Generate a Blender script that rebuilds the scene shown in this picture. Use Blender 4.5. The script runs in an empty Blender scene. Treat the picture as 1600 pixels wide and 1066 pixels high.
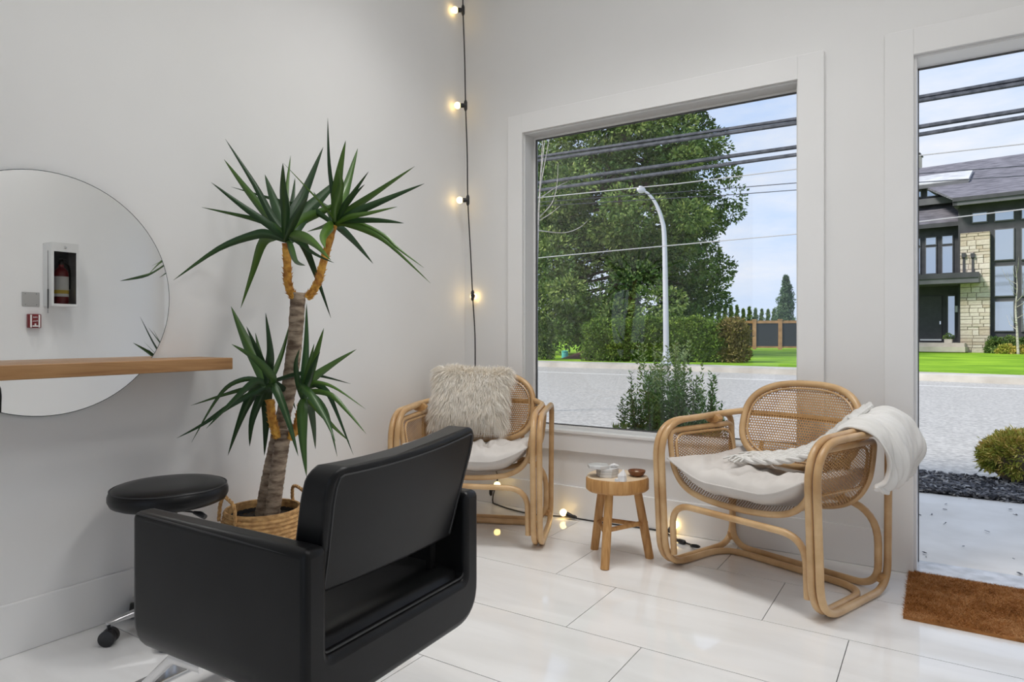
import bpy, bmesh, math, random
import numpy as np
from mathutils import Vector, Matrix, noise as mnoise

# light levels
EXPOSURE = 0.0; SKY = 1.08; SUN = 3.8; BULB = 6.0; LCOL = (1.0, 0.99, 0.975)
FILL_LAMPS = [(0.15, 1.8, 12, 165, 'added fill light on the side of the extinguisher cabinet wall'), (-0.8, 2.45, 7.5, 95, 'added fill light above the wooden stool'), (-1.7, 2.4, 8, 100, 'added fill light before the corner with the string lights'),
         (-1.3, 0.8, 7, 140, 'added fill light above the salon chair')]  # out-of-view ceiling lights, added to raise the interior brightness

# ------------------------------------------------------------------ camera
sc = bpy.context.scene
col = sc.collection
R = math.radians
CAMH = 1.1; FPX = 1034.0; HOR = 522.0
YAW = math.atan(668 / 1034)
cam_d = bpy.data.cameras.new('camera')
cam_d.sensor_width = 36.0
cam_d.lens = 36.0 * FPX / 1600
cam_d.shift_y = -(533 - HOR) / 1600
cam_d.clip_start = 0.05; cam_d.clip_end = 2000
cam = bpy.data.objects.new('camera', cam_d)
cam.location = (0, 0, CAMH); cam.rotation_euler = (R(90), 0, YAW)
col.objects.link(cam); sc.camera = cam

def ray(u):
    l = (u - 800.0) / FPX
    return (-math.sin(YAW) + math.cos(YAW) * l, math.cos(YAW) + math.sin(YAW) * l)
def at(u, v, d):
    r = ray(u)
    return Vector((d * r[0], d * r[1], CAMH - (v - HOR) * d / FPX))
def at_y(u, v, Y):
    return at(u, v, Y / ray(u)[1])
def at_z(u, v, z=0.0):
    return at(u, v, (CAMH - z) * FPX / (v - HOR))

# ------------------------------------------------------------------ world, sun, exposure
sc.view_settings.view_transform = 'Standard'
sc.view_settings.look = 'None'
sc.view_settings.exposure = EXPOSURE
sc.view_settings.gamma = 1.0
sc.view_settings.use_curve_mapping = False
sc.cycles.max_bounces = 10
sc.cycles.diffuse_bounces = 6
sc.cycles.glossy_bounces = 4
sc.cycles.transparent_max_bounces = 12
sc.cycles.sample_clamp_indirect = 6.0
sc.cycles.caustics_reflective = False
sc.cycles.caustics_refractive = False

w = bpy.data.worlds.new('overcast_sky'); sc.world = w
w.use_nodes = True
nt = w.node_tree; nt.nodes.clear()
def nd(t, tp, **kw):
    n = t.nodes.new(tp)
    for k, v in kw.items():
        setattr(n, k, v)
    return n
o_ = nd(nt, 'ShaderNodeOutputWorld'); bg = nd(nt, 'ShaderNodeBackground')
tc = nd(nt, 'ShaderNodeTexCoord'); sep = nd(nt, 'ShaderNodeSeparateXYZ')
rmp = nd(nt, 'ShaderNodeValToRGB')
rmp.color_ramp.elements[0].position = 0.0; rmp.color_ramp.elements[0].color = (0.66, 0.76, 0.92, 1)
rmp.color_ramp.elements[1].position = 0.55; rmp.color_ramp.elements[1].color = (0.44, 0.61, 0.94, 1)
e = rmp.color_ramp.elements.new(0.14); e.color = (0.54, 0.70, 0.96, 1)
mp = nd(nt, 'ShaderNodeMapping'); mp.inputs['Scale'].default_value = (1.0, 1.0, 3.2)
nz = nd(nt, 'ShaderNodeTexNoise'); nz.inputs['Scale'].default_value = 2.3; nz.inputs['Detail'].default_value = 7; nz.inputs['Roughness'].default_value = 0.6
cr = nd(nt, 'ShaderNodeValToRGB')
cr.color_ramp.elements[0].position = 0.42; cr.color_ramp.elements[0].color = (0, 0, 0, 1)
cr.color_ramp.elements[1].position = 0.70; cr.color_ramp.elements[1].color = (1, 1, 1, 1)
mx = nd(nt, 'ShaderNodeMix', data_type='RGBA')
mx.inputs['B'].default_value = (0.88, 0.89, 0.92, 1)
nt.links.new(tc.outputs['Generated'], sep.inputs[0]); nt.links.new(sep.outputs['Z'], rmp.inputs[0])
nt.links.new(tc.outputs['Generated'], mp.inputs[0]); nt.links.new(mp.outputs[0], nz.inputs['Vector'])
nt.links.new(nz.outputs[0], cr.inputs[0]); nt.links.new(cr.outputs[0], mx.inputs[0])
nt.links.new(rmp.outputs[0], mx.inputs['A']); nt.links.new(mx.outputs['Result'], bg.inputs[0])
bg.inputs[1].default_value = SKY
nt.links.new(bg.outputs[0], o_.inputs[0])

sd = bpy.data.lights.new('sun', 'SUN'); sd.energy = SUN; sd.angle = R(12); sd.color = (1.0, 0.96, 0.9)
so = bpy.data.objects.new('sun', sd); so.rotation_euler = (R(46), 0, R(-38)); col.objects.link(so)

# ------------------------------------------------------------------ helpers
def tag(o, label=None, cat=None, group=None, kind=None):
    if label: o['label'] = label
    if cat: o['category'] = cat
    if group: o['group'] = group
    if kind: o['kind'] = kind
    return o
def empty(name, loc=(0, 0, 0), rz=0.0, label=None, cat=None, group=None, kind=None):
    o = bpy.data.objects.new(name, None); col.objects.link(o)
    o.empty_display_size = 0.05
    o.location = loc; o.rotation_euler = (0, 0, rz)
    return tag(o, label, cat, group, kind)
def link(name, me, parent=None, loc=None, rot=None, scale=None):
    o = bpy.data.objects.new(name, me); col.objects.link(o)
    if parent is not None: o.parent = parent
    if loc is not None: o.location = loc
    if rot is not None: o.rotation_euler = rot
    if scale is not None: o.scale = scale
    return o
def copy_tree(o, parent=None):
    c = o.copy(); col.objects.link(c); c.parent = parent
    for ch in list(o.children): copy_tree(ch, c)
    return c
def frames(pts, closed):
    n = len(pts); T = []
    for i in range(n):
        if closed: t = pts[(i + 1) % n] - pts[i - 1]
        else: t = pts[min(i + 1, n - 1)] - pts[max(i - 1, 0)]
        T.append(t.normalized() if t.length > 1e-9 else Vector((0, 0, 1)))
    up = Vector((0, 0, 1)) if abs(T[0].z) < 0.9 else Vector((1, 0, 0))
    N = (up - T[0] * up.dot(T[0])).normalized(); out = []
    for i in range(n):
        if i:
            N = N - T[i] * N.dot(T[i])
            N = N.normalized() if N.length > 1e-9 else T[i].orthogonal().normalized()
        out.append((T[i], N, T[i].cross(N)))
    return out
def spline(pts, n=8, closed=False):
    P = [Vector(p) for p in pts]; m = len(P); out = []
    segs = m if closed else m - 1
    for i in range(segs):
        if closed: a, b, c, d = P[i - 1], P[i], P[(i + 1) % m], P[(i + 2) % m]
        else: a, b, c, d = P[max(i - 1, 0)], P[i], P[i + 1], P[min(i + 2, m - 1)]
        for k in range(n):
            t = k / n
            out.append(0.5 * ((2 * b) + (c - a) * t + (2 * a - 5 * b + 4 * c - d) * t * t + (3 * b - a - 3 * c + d) * t ** 3))
    if not closed: out.append(P[-1])
    return out
def fillet(pts, rad, closed=False, n=6):
    P = [Vector(p) for p in pts]; m = len(P); out = []
    for i in range(m):
        r = rad[i] if isinstance(rad, (list, tuple)) else rad
        if (not closed and i in (0, m - 1)) or r <= 0:
            out.append(P[i]); continue
        a, b, c = P[i - 1], P[i], P[(i + 1) % m]
        u = (a - b).normalized(); v = (c - b).normalized()
        ang = u.angle(v)
        if ang > 3.1: out.append(b); continue
        t = min(r / math.tan(ang / 2), 0.49 * (a - b).length, 0.49 * (c - b).length)
        p0, p1 = b + u * t, b + v * t
        for k in range(n + 1):
            s = k / n
            q = (1 - s) ** 2 * p0 + 2 * s * (1 - s) * b + s * s * p1
            out.append(q)
    return out
class MB:
    def __init__(s): s.v = []; s.f = []; s.uv = None
    def add(s, v, f):
        b = len(s.v); s.v += [tuple(p) for p in v]; s.f += [tuple(i + b for i in q) for q in f]; return s
    def box(s, x0, x1, y0, y1, z0, z1, M=None):
        v = [Vector((x, y, z)) for z in (z0, z1) for y in (y0, y1) for x in (x0, x1)]
        if M is not None: v = [M @ p for p in v]
        return s.add(v, [(0, 2, 3, 1), (4, 5, 7, 6), (0, 1, 5, 4), (2, 6, 7, 3), (0, 4, 6, 2), (1, 3, 7, 5)])
    def tube(s, pts, r, n=10, closed=False, flat=1.0):
        pts = [Vector(p) for p in pts]; fr = frames(pts, closed); m = len(pts); v = []; f = []
        for i, (T, N, B) in enumerate(fr):
            rr = r[i] if isinstance(r, (list, tuple)) else (r(i / (m - 1)) if callable(r) else r)
            for k in range(n):
                a = 2 * math.pi * k / n
                v.append(pts[i] + N * (rr * math.cos(a)) + B * (rr * flat * math.sin(a)))
        for i in range(m if closed else m - 1):
            j = (i + 1) % m
            for k in range(n):
                l = (k + 1) % n
                f.append((i * n + k, i * n + l, j * n + l, j * n + k))
        if not closed:
            f.append(tuple(range(n - 1, -1, -1))); f.append(tuple((m - 1) * n + k for k in range(n)))
        return s.add(v, f)
    def lathe(s, prof, n=32, c=(0, 0, 0), cap0=True, cap1=True):
        v = []; f = []; m = len(prof); c = Vector(c)
        for (r, z) in prof:
            for k in range(n):
                a = 2 * math.pi * k / n; v.append(c + Vector((r * math.cos(a), r * math.sin(a), z)))
        for i in range(m - 1):
            for k in range(n):
                l = (k + 1) % n; f.append((i * n + k, i * n + l, (i + 1) * n + l, (i + 1) * n + k))
        if cap0: f.append(tuple(range(n - 1, -1, -1)))
        if cap1: f.append(tuple((m - 1) * n + k for k in range(n)))
        return s.add(v, f)
    def grid(s, nu, nv, fn, flip=False):
        v = [fn(i / nu, j / nv) for i in range(nu + 1) for j in range(nv + 1)]; f = []
        for i in range(nu):
            for j in range(nv):
                a = i * (nv + 1) + j; q = (a, a + nv + 1, a + nv + 2, a + 1)
                f.append(q[::-1] if flip else q)
        return s.add(v, f)
    def prism(s, poly, z0, z1, M=None):
        n = len(poly)
        v = [Vector((x, y, z0)) for x, y in poly] + [Vector((x, y, z1)) for x, y in poly]
        if M is not None: v = [M @ p for p in v]
        f = [tuple(range(n - 1, -1, -1)), tuple(range(n, 2 * n))] + [(i, (i + 1) % n, n + (i + 1) % n, n + i) for i in range(n)]
        return s.add(v, f)
    def mesh(s, name, mat, smooth=True, sharp=40):
        me = bpy.data.meshes.new(name); me.from_pydata(s.v, [], s.f)
        if mat: me.materials.append(mat)
        if smooth:
            me.polygons.foreach_set('use_smooth', [True] * len(me.polygons))
            me.set_sharp_from_angle(angle=R(sharp))
        me.update(); return me
    def build(s, name, mat, parent=None, smooth=True, bevel=0, segs=2, subsurf=0, sharp=40, solid=0, recalc=False):
        me = s.mesh(name, mat, smooth, sharp)
        if recalc:
            bm = bmesh.new(); bm.from_mesh(me); bmesh.ops.recalc_face_normals(bm, faces=bm.faces); bm.to_mesh(me); bm.free()
        o = link(name, me, parent)
        if solid:
            m = o.modifiers.new('solid', 'SOLIDIFY'); m.thickness = solid; m.offset = 0
        if bevel:
            m = o.modifiers.new('bevel', 'BEVEL'); m.width = bevel; m.segments = segs; m.limit_method = 'ANGLE'; m.angle_limit = R(35)
            m.harden_normals = False
        if subsurf:
            m = o.modifiers.new('sub', 'SUBSURF'); m.levels = subsurf; m.render_levels = subsurf
        return o
def np_mesh(name, verts, quads, mat, rnd=None, nper=4):
    me = bpy.data.meshes.new(name)
    nv = len(verts); nf = len(quads); k = quads.shape[1]
    me.vertices.add(nv); me.vertices.foreach_set('co', np.asarray(verts, dtype=np.float32).ravel())
    me.loops.add(nf * k); me.loops.foreach_set('vertex_index', np.asarray(quads, dtype=np.int32).ravel())
    me.polygons.add(nf)
    me.polygons.foreach_set('loop_start', np.arange(0, nf * k, k, dtype=np.int32))
    me.polygons.foreach_set('loop_total', np.full(nf, k, dtype=np.int32))
    if mat: me.materials.append(mat)
    me.update(calc_edges=True)
    if rnd is not None:
        a = me.attributes.new('tone', 'FLOAT', 'POINT'); a.data.foreach_set('value', np.asarray(rnd, dtype=np.float32))
    return me

# ------------------------------------------------------------------ materials
def mat_base(name):
    m = bpy.data.materials.new(name); m.use_nodes = True
    t = m.node_tree; b = t.nodes['Principled BSDF']
    return m, t, b
def setp(b, col_=None, rough=None, metal=None, spec=None, **kw):
    if col_ is not None: b.inputs['Base Color'].default_value = (*col_, 1)
    if rough is not None: b.inputs['Roughness'].default_value = rough
    if metal is not None: b.inputs['Metallic'].default_value = metal
    if spec is not None: b.inputs['Specular IOR Level'].default_value = spec
    for k, v in kw.items(): b.inputs[k.replace('_', ' ')].default_value = v
def noisy(name, c1, c2, scale=5, rough=0.5, bump=0.0, bscale=None, detail=4, stretch=(1, 1, 1), coord='Object', spec=None, metal=0, lo=0.35, hi=0.65, bdist=0.002, rough2=None):
    m, t, b = mat_base(name); setp(b, None, rough, metal, spec)
    tc = nd(t, 'ShaderNodeTexCoord'); mp = nd(t, 'ShaderNodeMapping'); mp.inputs['Scale'].default_value = stretch
    n = nd(t, 'ShaderNodeTexNoise'); n.inputs['Scale'].default_value = scale; n.inputs['Detail'].default_value = detail
    r = nd(t, 'ShaderNodeValToRGB')
    r.color_ramp.elements[0].position = lo; r.color_ramp.elements[0].color = (*c1, 1)
    r.color_ramp.elements[1].position = hi; r.color_ramp.elements[1].color = (*c2, 1)
    t.links.new(tc.outputs[coord], mp.inputs[0]); t.links.new(mp.outputs[0], n.inputs['Vector'])
    t.links.new(n.outputs[0], r.inputs[0]); t.links.new(r.outputs[0], b.inputs['Base Color'])
    if rough2 is not None:
        mr = nd(t, 'ShaderNodeMapRange'); mr.inputs['To Min'].default_value = rough; mr.inputs['To Max'].default_value = rough2
        t.links.new(n.outputs[0], mr.inputs[0]); t.links.new(mr.outputs[0], b.inputs['Roughness'])
    if bump:
        n2 = nd(t, 'ShaderNodeTexNoise'); n2.inputs['Scale'].default_value = bscale or scale * 6; n2.inputs['Detail'].default_value = 5
        t.links.new(mp.outputs[0], n2.inputs['Vector'])
        bp = nd(t, 'ShaderNodeBump'); bp.inputs['Strength'].default_value = bump; bp.inputs['Distance'].default_value = bdist
        t.links.new(n2.outputs[0], bp.inputs['Height']); t.links.new(bp.outputs[0], b.inputs['Normal'])
    return m
def plain(name, c, rough=0.5, metal=0, spec=None, **kw):
    m, t, b = mat_base(name); setp(b, c, rough, metal, spec, **kw); return m
def toned(name, ramp, rough=0.5, spec=0.3, trans=0.0):
    """colour from the per-leaf 'tone' attribute"""
    m, t, b = mat_base(name); setp(b, None, rough, 0, spec)
    a = nd(t, 'ShaderNodeAttribute', attribute_name='tone')
    r = nd(t, 'ShaderNodeValToRGB')
    els = r.color_ramp.elements
    while len(els) < len(ramp): els.new(0.5)
    for e, (p, c) in zip(els, ramp): e.position = p; e.color = (*c, 1)
    t.links.new(a.outputs['Fac'], r.inputs[0]); t.links.new(r.outputs[0], b.inputs['Base Color'])
    return m
def glassy(name, tint=(1, 1, 1), refl=0.06):
    m = bpy.data.materials.new(name); m.use_nodes = True; t = m.node_tree; t.nodes.clear()
    o = nd(t, 'ShaderNodeOutputMaterial'); mix = nd(t, 'ShaderNodeMixShader')
    tr = nd(t, 'ShaderNodeBsdfTransparent'); tr.inputs[0].default_value = (*tint, 1)
    gl = nd(t, 'ShaderNodeBsdfGlossy'); gl.inputs['Roughness'].default_value = 0.0
    fr = nd(t, 'ShaderNodeFresnel'); fr.inputs[0].default_value = 1.45
    t.links.new(fr.outputs[0], mix.inputs[0]); t.links.new(tr.outputs[0], mix.inputs[1]); t.links.new(gl.outputs[0], mix.inputs[2])
    t.links.new(mix.outputs[0], o.inputs[0]); return m
def emitter(name, c, strength):
    m, t, b = mat_base(name); setp(b, (0.9, 0.85, 0.7), 0.3)
    b.inputs['Emission Color'].default_value = (*c, 1); b.inputs['Emission Strength'].default_value = strength
    return m

M = {}
M['wall'] = noisy('wall_paint', (0.80, 0.795, 0.785), (0.83, 0.825, 0.815), 1.3, 0.55, 0.06, 60)
M['trim'] = noisy('trim_paint', (0.83, 0.825, 0.815), (0.85, 0.845, 0.835), 2, 0.32)
M['ceiling'] = noisy('ceiling_paint', (0.82, 0.82, 0.81), (0.84, 0.84, 0.83), 2, 0.7)
M['grout'] = noisy('grout', (0.16, 0.155, 0.15), (0.22, 0.215, 0.21), 30, 0.9)
def tile_mat():
    m, t, b = mat_base('polished_tile'); setp(b, None, 0.05, 0, 0.75)
    g = nd(t, 'ShaderNodeNewGeometry')
    mp = nd(t, 'ShaderNodeMapping'); mp.inputs['Scale'].default_value = (0.7, 3.2, 1); mp.inputs['Rotation'].default_value = (0, 0, 0.2)
    n = nd(t, 'ShaderNodeTexNoise'); n.inputs['Scale'].default_value = 2.2; n.inputs['Detail'].default_value = 6; n.inputs['Distortion'].default_value = 0.8
    r = nd(t, 'ShaderNodeValToRGB')
    r.color_ramp.elements[0].position = 0.3; r.color_ramp.elements[0].color = (0.79, 0.78, 0.765, 1)
    r.color_ramp.elements[1].position = 0.62; r.color_ramp.elements[1].color = (0.87, 0.865, 0.855, 1)
    t.links.new(g.outputs['Position'], mp.inputs[0]); t.links.new(mp.outputs[0], n.inputs['Vector'])
    t.links.new(n.outputs[0], r.inputs[0]); t.links.new(r.outputs[0], b.inputs['Base Color'])
    n2 = nd(t, 'ShaderNodeTexNoise'); n2.inputs['Scale'].default_value = 3.5; n2.inputs['Detail'].default_value = 2
    bp = nd(t, 'ShaderNodeBump'); bp.inputs['Strength'].default_value = 0.05; bp.inputs['Distance'].default_value = 0.01
    t.links.new(g.outputs['Position'], n2.inputs['Vector']); t.links.new(n2.outputs[0], bp.inputs['Height'])
    t.links.new(bp.outputs[0], b.inputs['Normal'])
    return m
M['tile'] = tile_mat()
M['rattan'] = noisy('rattan_pole', (0.50, 0.30, 0.135), (0.70, 0.475, 0.25), 7, 0.32, 0.12, 90, 5, (1, 1, 1))
M['cane'] = noisy('woven_cane', (0.36, 0.175, 0.052), (0.52, 0.29, 0.105), 9, 0.5, 0.0)
M['cane_wrap'] = noisy('cane_binding', (0.42, 0.22, 0.08), (0.6, 0.36, 0.15), 40, 0.45, 0.3, 120, 3, (1, 1, 1))
M['linen'] = noisy('natural_linen', (0.57, 0.535, 0.50), (0.66, 0.625, 0.59), 4, 0.9, 0.35, 420, spec=0.1, bdist=0.001)
M['blanket'] = noisy('white_gauze', (0.74, 0.725, 0.69), (0.82, 0.805, 0.78), 5, 0.95, 0.4, 300, spec=0.1, bdist=0.0015)
M['braid'] = noisy('knitted_wool', (0.70, 0.685, 0.65), (0.80, 0.785, 0.755), 30, 0.95, 0.6, 260, spec=0.05)
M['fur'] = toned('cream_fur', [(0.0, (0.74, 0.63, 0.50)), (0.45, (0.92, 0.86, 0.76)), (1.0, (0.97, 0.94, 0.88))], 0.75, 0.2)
M['fur_base'] = plain('fur_backing', (0.88, 0.80, 0.68), 0.9)
M['leather'] = noisy('black_leather', (0.008, 0.008, 0.0085), (0.012, 0.012, 0.0125), 6, 0.34, 0.25, 500, spec=0.24, bdist=0.0006)
M['leather_stitch'] = plain('dark_stitching', (0.03, 0.03, 0.032), 0.5)
M['chrome'] = plain('polished_chrome', (0.78, 0.78, 0.79), 0.12, 1)
M['alu'] = plain('cast_aluminium', (0.62, 0.62, 0.63), 0.3, 1)
M['blackplastic'] = plain('black_plastic', (0.015, 0.015, 0.016), 0.42)
M['rubber'] = plain('black_rubber', (0.02, 0.02, 0.02), 0.6)
M['mirror'] = plain('mirror_silvering', (0.93, 0.94, 0.94), 0.0, 1)
M['mirror_edge'] = plain('mirror_edge', (0.10, 0.12, 0.12), 0.2)
def wood(name, c1, c2, c3, scale, stretch, rough=0.45):
    m, t, b = mat_base(name); setp(b, None, rough, 0, 0.4)
    tc = nd(t, 'ShaderNodeTexCoord'); mp = nd(t, 'ShaderNodeMapping'); mp.inputs['Scale'].default_value = stretch
    n = nd(t, 'ShaderNodeTexNoise'); n.inputs['Scale'].default_value = scale; n.inputs['Detail'].default_value = 8; n.inputs['Distortion'].default_value = 1.2
    r = nd(t, 'ShaderNodeValToRGB'); els = r.color_ramp.elements
    els[0].position = 0.28; els[0].color = (*c1, 1); els[1].position = 0.75; els[1].color = (*c3, 1)
    e = els.new(0.5); e.color = (*c2, 1)
    t.links.new(tc.outputs['Object'], mp.inputs[0]); t.links.new(mp.outputs[0], n.inputs['Vector'])
    t.links.new(n.outputs[0], r.inputs[0]); t.links.new(r.outputs[0], b.inputs['Base Color'])
    bp = nd(t, 'ShaderNodeBump'); bp.inputs['Strength'].default_value = 0.1; bp.inputs['Distance'].default_value = 0.002
    t.links.new(n.outputs[0], bp.inputs['Height']); t.links.new(bp.outputs[0], b.inputs['Normal'])
    return m
M['oak'] = wood('oiled_shelf_wood', (0.27, 0.13, 0.05), (0.38, 0.20, 0.08), (0.46, 0.26, 0.115), 3.0, (14, 1.0, 14))
M['teak'] = wood('stool_teak', (0.36, 0.17, 0.055), (0.52, 0.28, 0.10), (0.62, 0.37, 0.16), 4, (9, 9, 1.3), 0.5)
M['teak_top'] = wood('stool_top_wood', (0.55, 0.40, 0.25), (0.66, 0.52, 0.36), (0.72, 0.60, 0.46), 3, (3, 12, 1), 0.55)
M['bowl'] = wood('bowl_wood', (0.15, 0.055, 0.022), (0.22, 0.085, 0.035), (0.28, 0.12, 0.05), 12, (1, 1, 3), 0.35)
M['marble'] = noisy('white_marble', (0.50, 0.49, 0.48), (0.74, 0.735, 0.73), 14, 0.25, detail=8)
M['crystal'] = noisy('white_quartz', (0.74, 0.73, 0.73), (0.88, 0.88, 0.88), 30, 0.12, spec=0.6)
def leaf_mat():
    m, t, b = mat_base('yucca_leaf'); setp(b, None, 0.36, 0, 0.45)
    a = nd(t, 'ShaderNodeAttribute', attribute_name='tone')
    oi = nd(t, 'ShaderNodeObjectInfo')
    r = nd(t, 'ShaderNodeValToRGB'); els = r.color_ramp.elements
    els[0].position = 0.0; els[0].color = (0.009, 0.030, 0.010, 1); els[1].position = 1.0; els[1].color = (0.085, 0.175, 0.020, 1)
    e = els.new(0.5); e.color = (0.018, 0.060, 0.013, 1)
    mul = nd(t, 'ShaderNodeMath', operation='MULTIPLY_ADD'); mul.inputs[1].default_value = 0.75
    mu2 = nd(t, 'ShaderNodeMath', operation='MULTIPLY'); mu2.inputs[1].default_value = 0.35
    t.links.new(oi.outputs['Random'], mul.inputs[0]); t.links.new(a.outputs['Fac'], mu2.inputs[0]); t.links.new(mu2.outputs[0], mul.inputs[2])
    t.links.new(mul.outputs[0], r.inputs[0]); t.links.new(r.outputs[0], b.inputs['Base Color'])
    return m
M['leaf'] = leaf_mat()
M['bark'] = noisy('cane_trunk_bark', (0.13, 0.085, 0.055), (0.46, 0.36, 0.26), 16, 0.85, 0.8, 60, 7, (1, 1, 3.0), bdist=0.004)
M['yellow_stem'] = noisy('ochre_stem', (0.36, 0.13, 0.015), (0.74, 0.40, 0.06), 34, 0.6, 0.3, 90)
M['basket'] = noisy('seagrass_weave', (0.36, 0.19, 0.065), (0.66, 0.40, 0.165), 38, 0.75, 0.5, 120, 4, (1, 1, 2))
M['soil'] = noisy('potting_soil', (0.012, 0.010, 0.008), (0.05, 0.038, 0.028), 40, 0.95, 0.8, 80)
M['potplastic'] = plain('nursery_pot_plastic', (0.02, 0.02, 0.022), 0.4)
M['coir'] = toned('coir_fibre', [(0.0, (0.16, 0.055, 0.012)), (0.5, (0.44, 0.185, 0.05)), (1.0, (0.72, 0.44, 0.21))], 0.8, 0.2)
M['coir_base'] = noisy('coir_backing', (0.28, 0.115, 0.03), (0.42, 0.18, 0.05), 30, 0.9, 0.5, 200)
M['cord'] = plain('black_cord_rubber', (0.014, 0.014, 0.014), 0.45)
M['bulb'] = emitter('warm_bulb', (1.0, 0.68, 0.24), BULB)
M['glass'] = glassy('window_glass')
M['gasket'] = plain('grey_gasket', (0.10, 0.10, 0.10), 0.6)
M['vinyl'] = plain('white_vinyl', (0.80, 0.80, 0.79), 0.35)
M['whitemetal'] = noisy('white_enamel', (0.66, 0.66, 0.65), (0.72, 0.72, 0.71), 5, 0.35)
M['red'] = plain('red_enamel', (0.17, 0.012, 0.016), 0.35)
M['plate'] = plain('steel_plate', (0.55, 0.55, 0.54), 0.35, 0.6)
M['white'] = plain('white_print', (0.82, 0.82, 0.80), 0.5)
M['darkint'] = plain('grey_cabinet_interior', (0.08, 0.085, 0.09), 0.6)
M['yellow'] = plain('yellow_print', (0.75, 0.55, 0.08), 0.5)

# ------------------------------------------------------------------ the room
XL, XR, YB, YR, ZC = -2.675, 1.0, 3.558, -3.0, 3.7
WT = 0.16                                   # wall thickness
YO = YB + WT
def struct(name, mb, mat, label=None, parent=None, **kw):
    o = mb.build(name, mat, parent, **kw)
    if parent is None: tag(o, label, None, None, 'structure')
    return o
struct('wall_left', MB().box(XL - WT, XL, YR - WT, YO, -0.1, ZC), M['wall'], 'plain white painted side wall behind the mirror and yucca', smooth=False)
struct('wall_right', MB().box(XR, XR + WT, YR - WT, YO, -0.1, ZC), M['wall'], 'plain white painted wall seen in the mirror', smooth=False)
struct('ceiling', MB().box(XL - WT, XR + WT, YR - WT, YO, ZC, ZC + 0.15), M['ceiling'], 'plain white ceiling', smooth=False)
# window and door openings in the back wall
WX0, WX1, WZ0, WZ1 = -2.209, -0.594, 0.513, 2.368
DX0, DX1, DZ1 = -0.099, 0.83, 2.378
b = MB()
b.box(XL, WX0, YB, YO, -0.1, ZC); b.box(WX0, WX1, YB, YO, -0.1, WZ0); b.box(WX0, WX1, YB, YO, WZ1, ZC)
b.box(WX1, DX0, YB, YO, -0.1, ZC); b.box(DX0, DX1, YB, YO, DZ1, ZC); b.box(DX1, XR, YB, YO, -0.1, ZC)
b.box(DX0, DX1, YB, YO, -0.1, -0.006)
struct('wall_back', b, M['wall'], 'white painted street wall with the picture window and doorway', smooth=False)
# rear wall behind the camera, its glazing added to let in more daylight
SX0, SX1, SZ0, SZ1 = -2.45, 0.8, 0.10, 3.3
b = MB()
b.box(XL, SX0, YR - WT, YR, -0.1, ZC); b.box(SX1, XR, YR - WT, YR, -0.1, ZC)
b.box(SX0, SX1, YR - WT, YR, -0.1, SZ0); b.box(SX0, SX1, YR - WT, YR, SZ1, ZC)
struct('wall_rear', b, M['wall'], 'white wall behind the viewer with wide glazing added for daylight', smooth=False)
win2 = empty('added_window', ((SX0 + SX1) / 2, YR - 0.1, SZ0), label='wide window added behind the viewer to let in daylight', kind='structure')
b = MB(); hw = (SX1 - SX0) / 2; hh = SZ1 - SZ0
for x in (-hw, -hw / 3 - 0.025, hw / 3 - 0.025, hw - 0.05): b.box(x, x + 0.05, -0.03, 0.03, 0, hh)
b.box(-hw, hw, -0.03, 0.03, 0, 0.05); b.box(-hw, hw, -0.03, 0.03, hh - 0.05, hh)
b.build('window_frame', M['vinyl'], win2, smooth=False)
for k in range(3):
    x0 = -hw + k * 2 * hw / 3
    MB().box(x0 + 0.05, x0 + 2 * hw / 3 - 0.03, -0.004, 0.004, 0.05, hh - 0.05).build('pane', M['glass'], win2, smooth=False)

# floor: grout bed with one object per tile
fl_o = struct('floor', MB().box(XL, XR, YR, YB, -0.12, -0.006), M['grout'], 'polished white rectangular floor tiles with thin dark joints', smooth=False)
TLX, TLY, GAP = 0.9042, 0.459, 0.0032
def tile_mesh(wx, wy):
    return MB().box(-wx / 2 + GAP / 2, wx / 2 - GAP / 2, -wy / 2 + GAP / 2, wy / 2 - GAP / 2, -0.006, 0.0).mesh('tile', M['tile'], False)
full_tile = tile_mesh(TLX, TLY)
row = 0
y1 = YB
while y1 > YR + 0.01:
    y0 = 3.114 - TLY * row
    yl, yh = max(y0, YR), min(y0 + TLY, y1)
    j = -0.573 + 0.2995 * (row - 1)
    x = j - TLX * math.ceil((j - XL) / TLX)
    while x < XR - 0.01:
        a, c = max(x, XL), min(x + TLX, XR)
        if c - a > 0.01:
            me = full_tile if (abs(c - a - TLX) < 1e-4 and abs(yh - yl - TLY) < 1e-4) else tile_mesh(c - a, yh - yl)
            link('tile', me, fl_o, ((a + c) / 2, (yl + yh) / 2, 0))
        x += TLX
    y1 = y0; row += 1

# baseboards and casings
struct('baseboard_left', MB().box(XL, XL + 0.015, YR, YB, 0.0005, 0.178), M['trim'], 'tall white baseboard along the side wall', bevel=0.003, smooth=False)
struct('baseboard_back', MB().box(XL + 0.015, -0.216, YB - 0.015, YB, 0.0005, 0.182), M['trim'], 'tall white baseboard under the picture window', bevel=0.003, smooth=False)
struct('baseboard_right', MB().box(XR - 0.015, XR, YR, YB, 0.0005, 0.178), M['trim'], 'white baseboard on the wall facing the mirror', bevel=0.003, smooth=False)
CW = 0.115
def board(par, x0, x1, z0, z1, th=0.022):
    MB().box(x0, x1, YB - th, YB, z0, z1).build('casing_board', M['trim'], par, smooth=False, bevel=0.0025)
t1 = empty('trim_1', (0, 0, 0), label='flat white casing boards around the picture window', kind='structure')
board(t1, WX0 - 0.109, WX0, 0.394, 2.486); board(t1, WX1, -0.473, 0.394, 2.486)
board(t1, WX0, WX1, WZ1, 2.486); board(t1, WX0, WX1, 0.394, WZ0)
t2 = empty('trim_2', (0, 0, 0), label='flat white casing boards around the open doorway', kind='structure')
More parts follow.
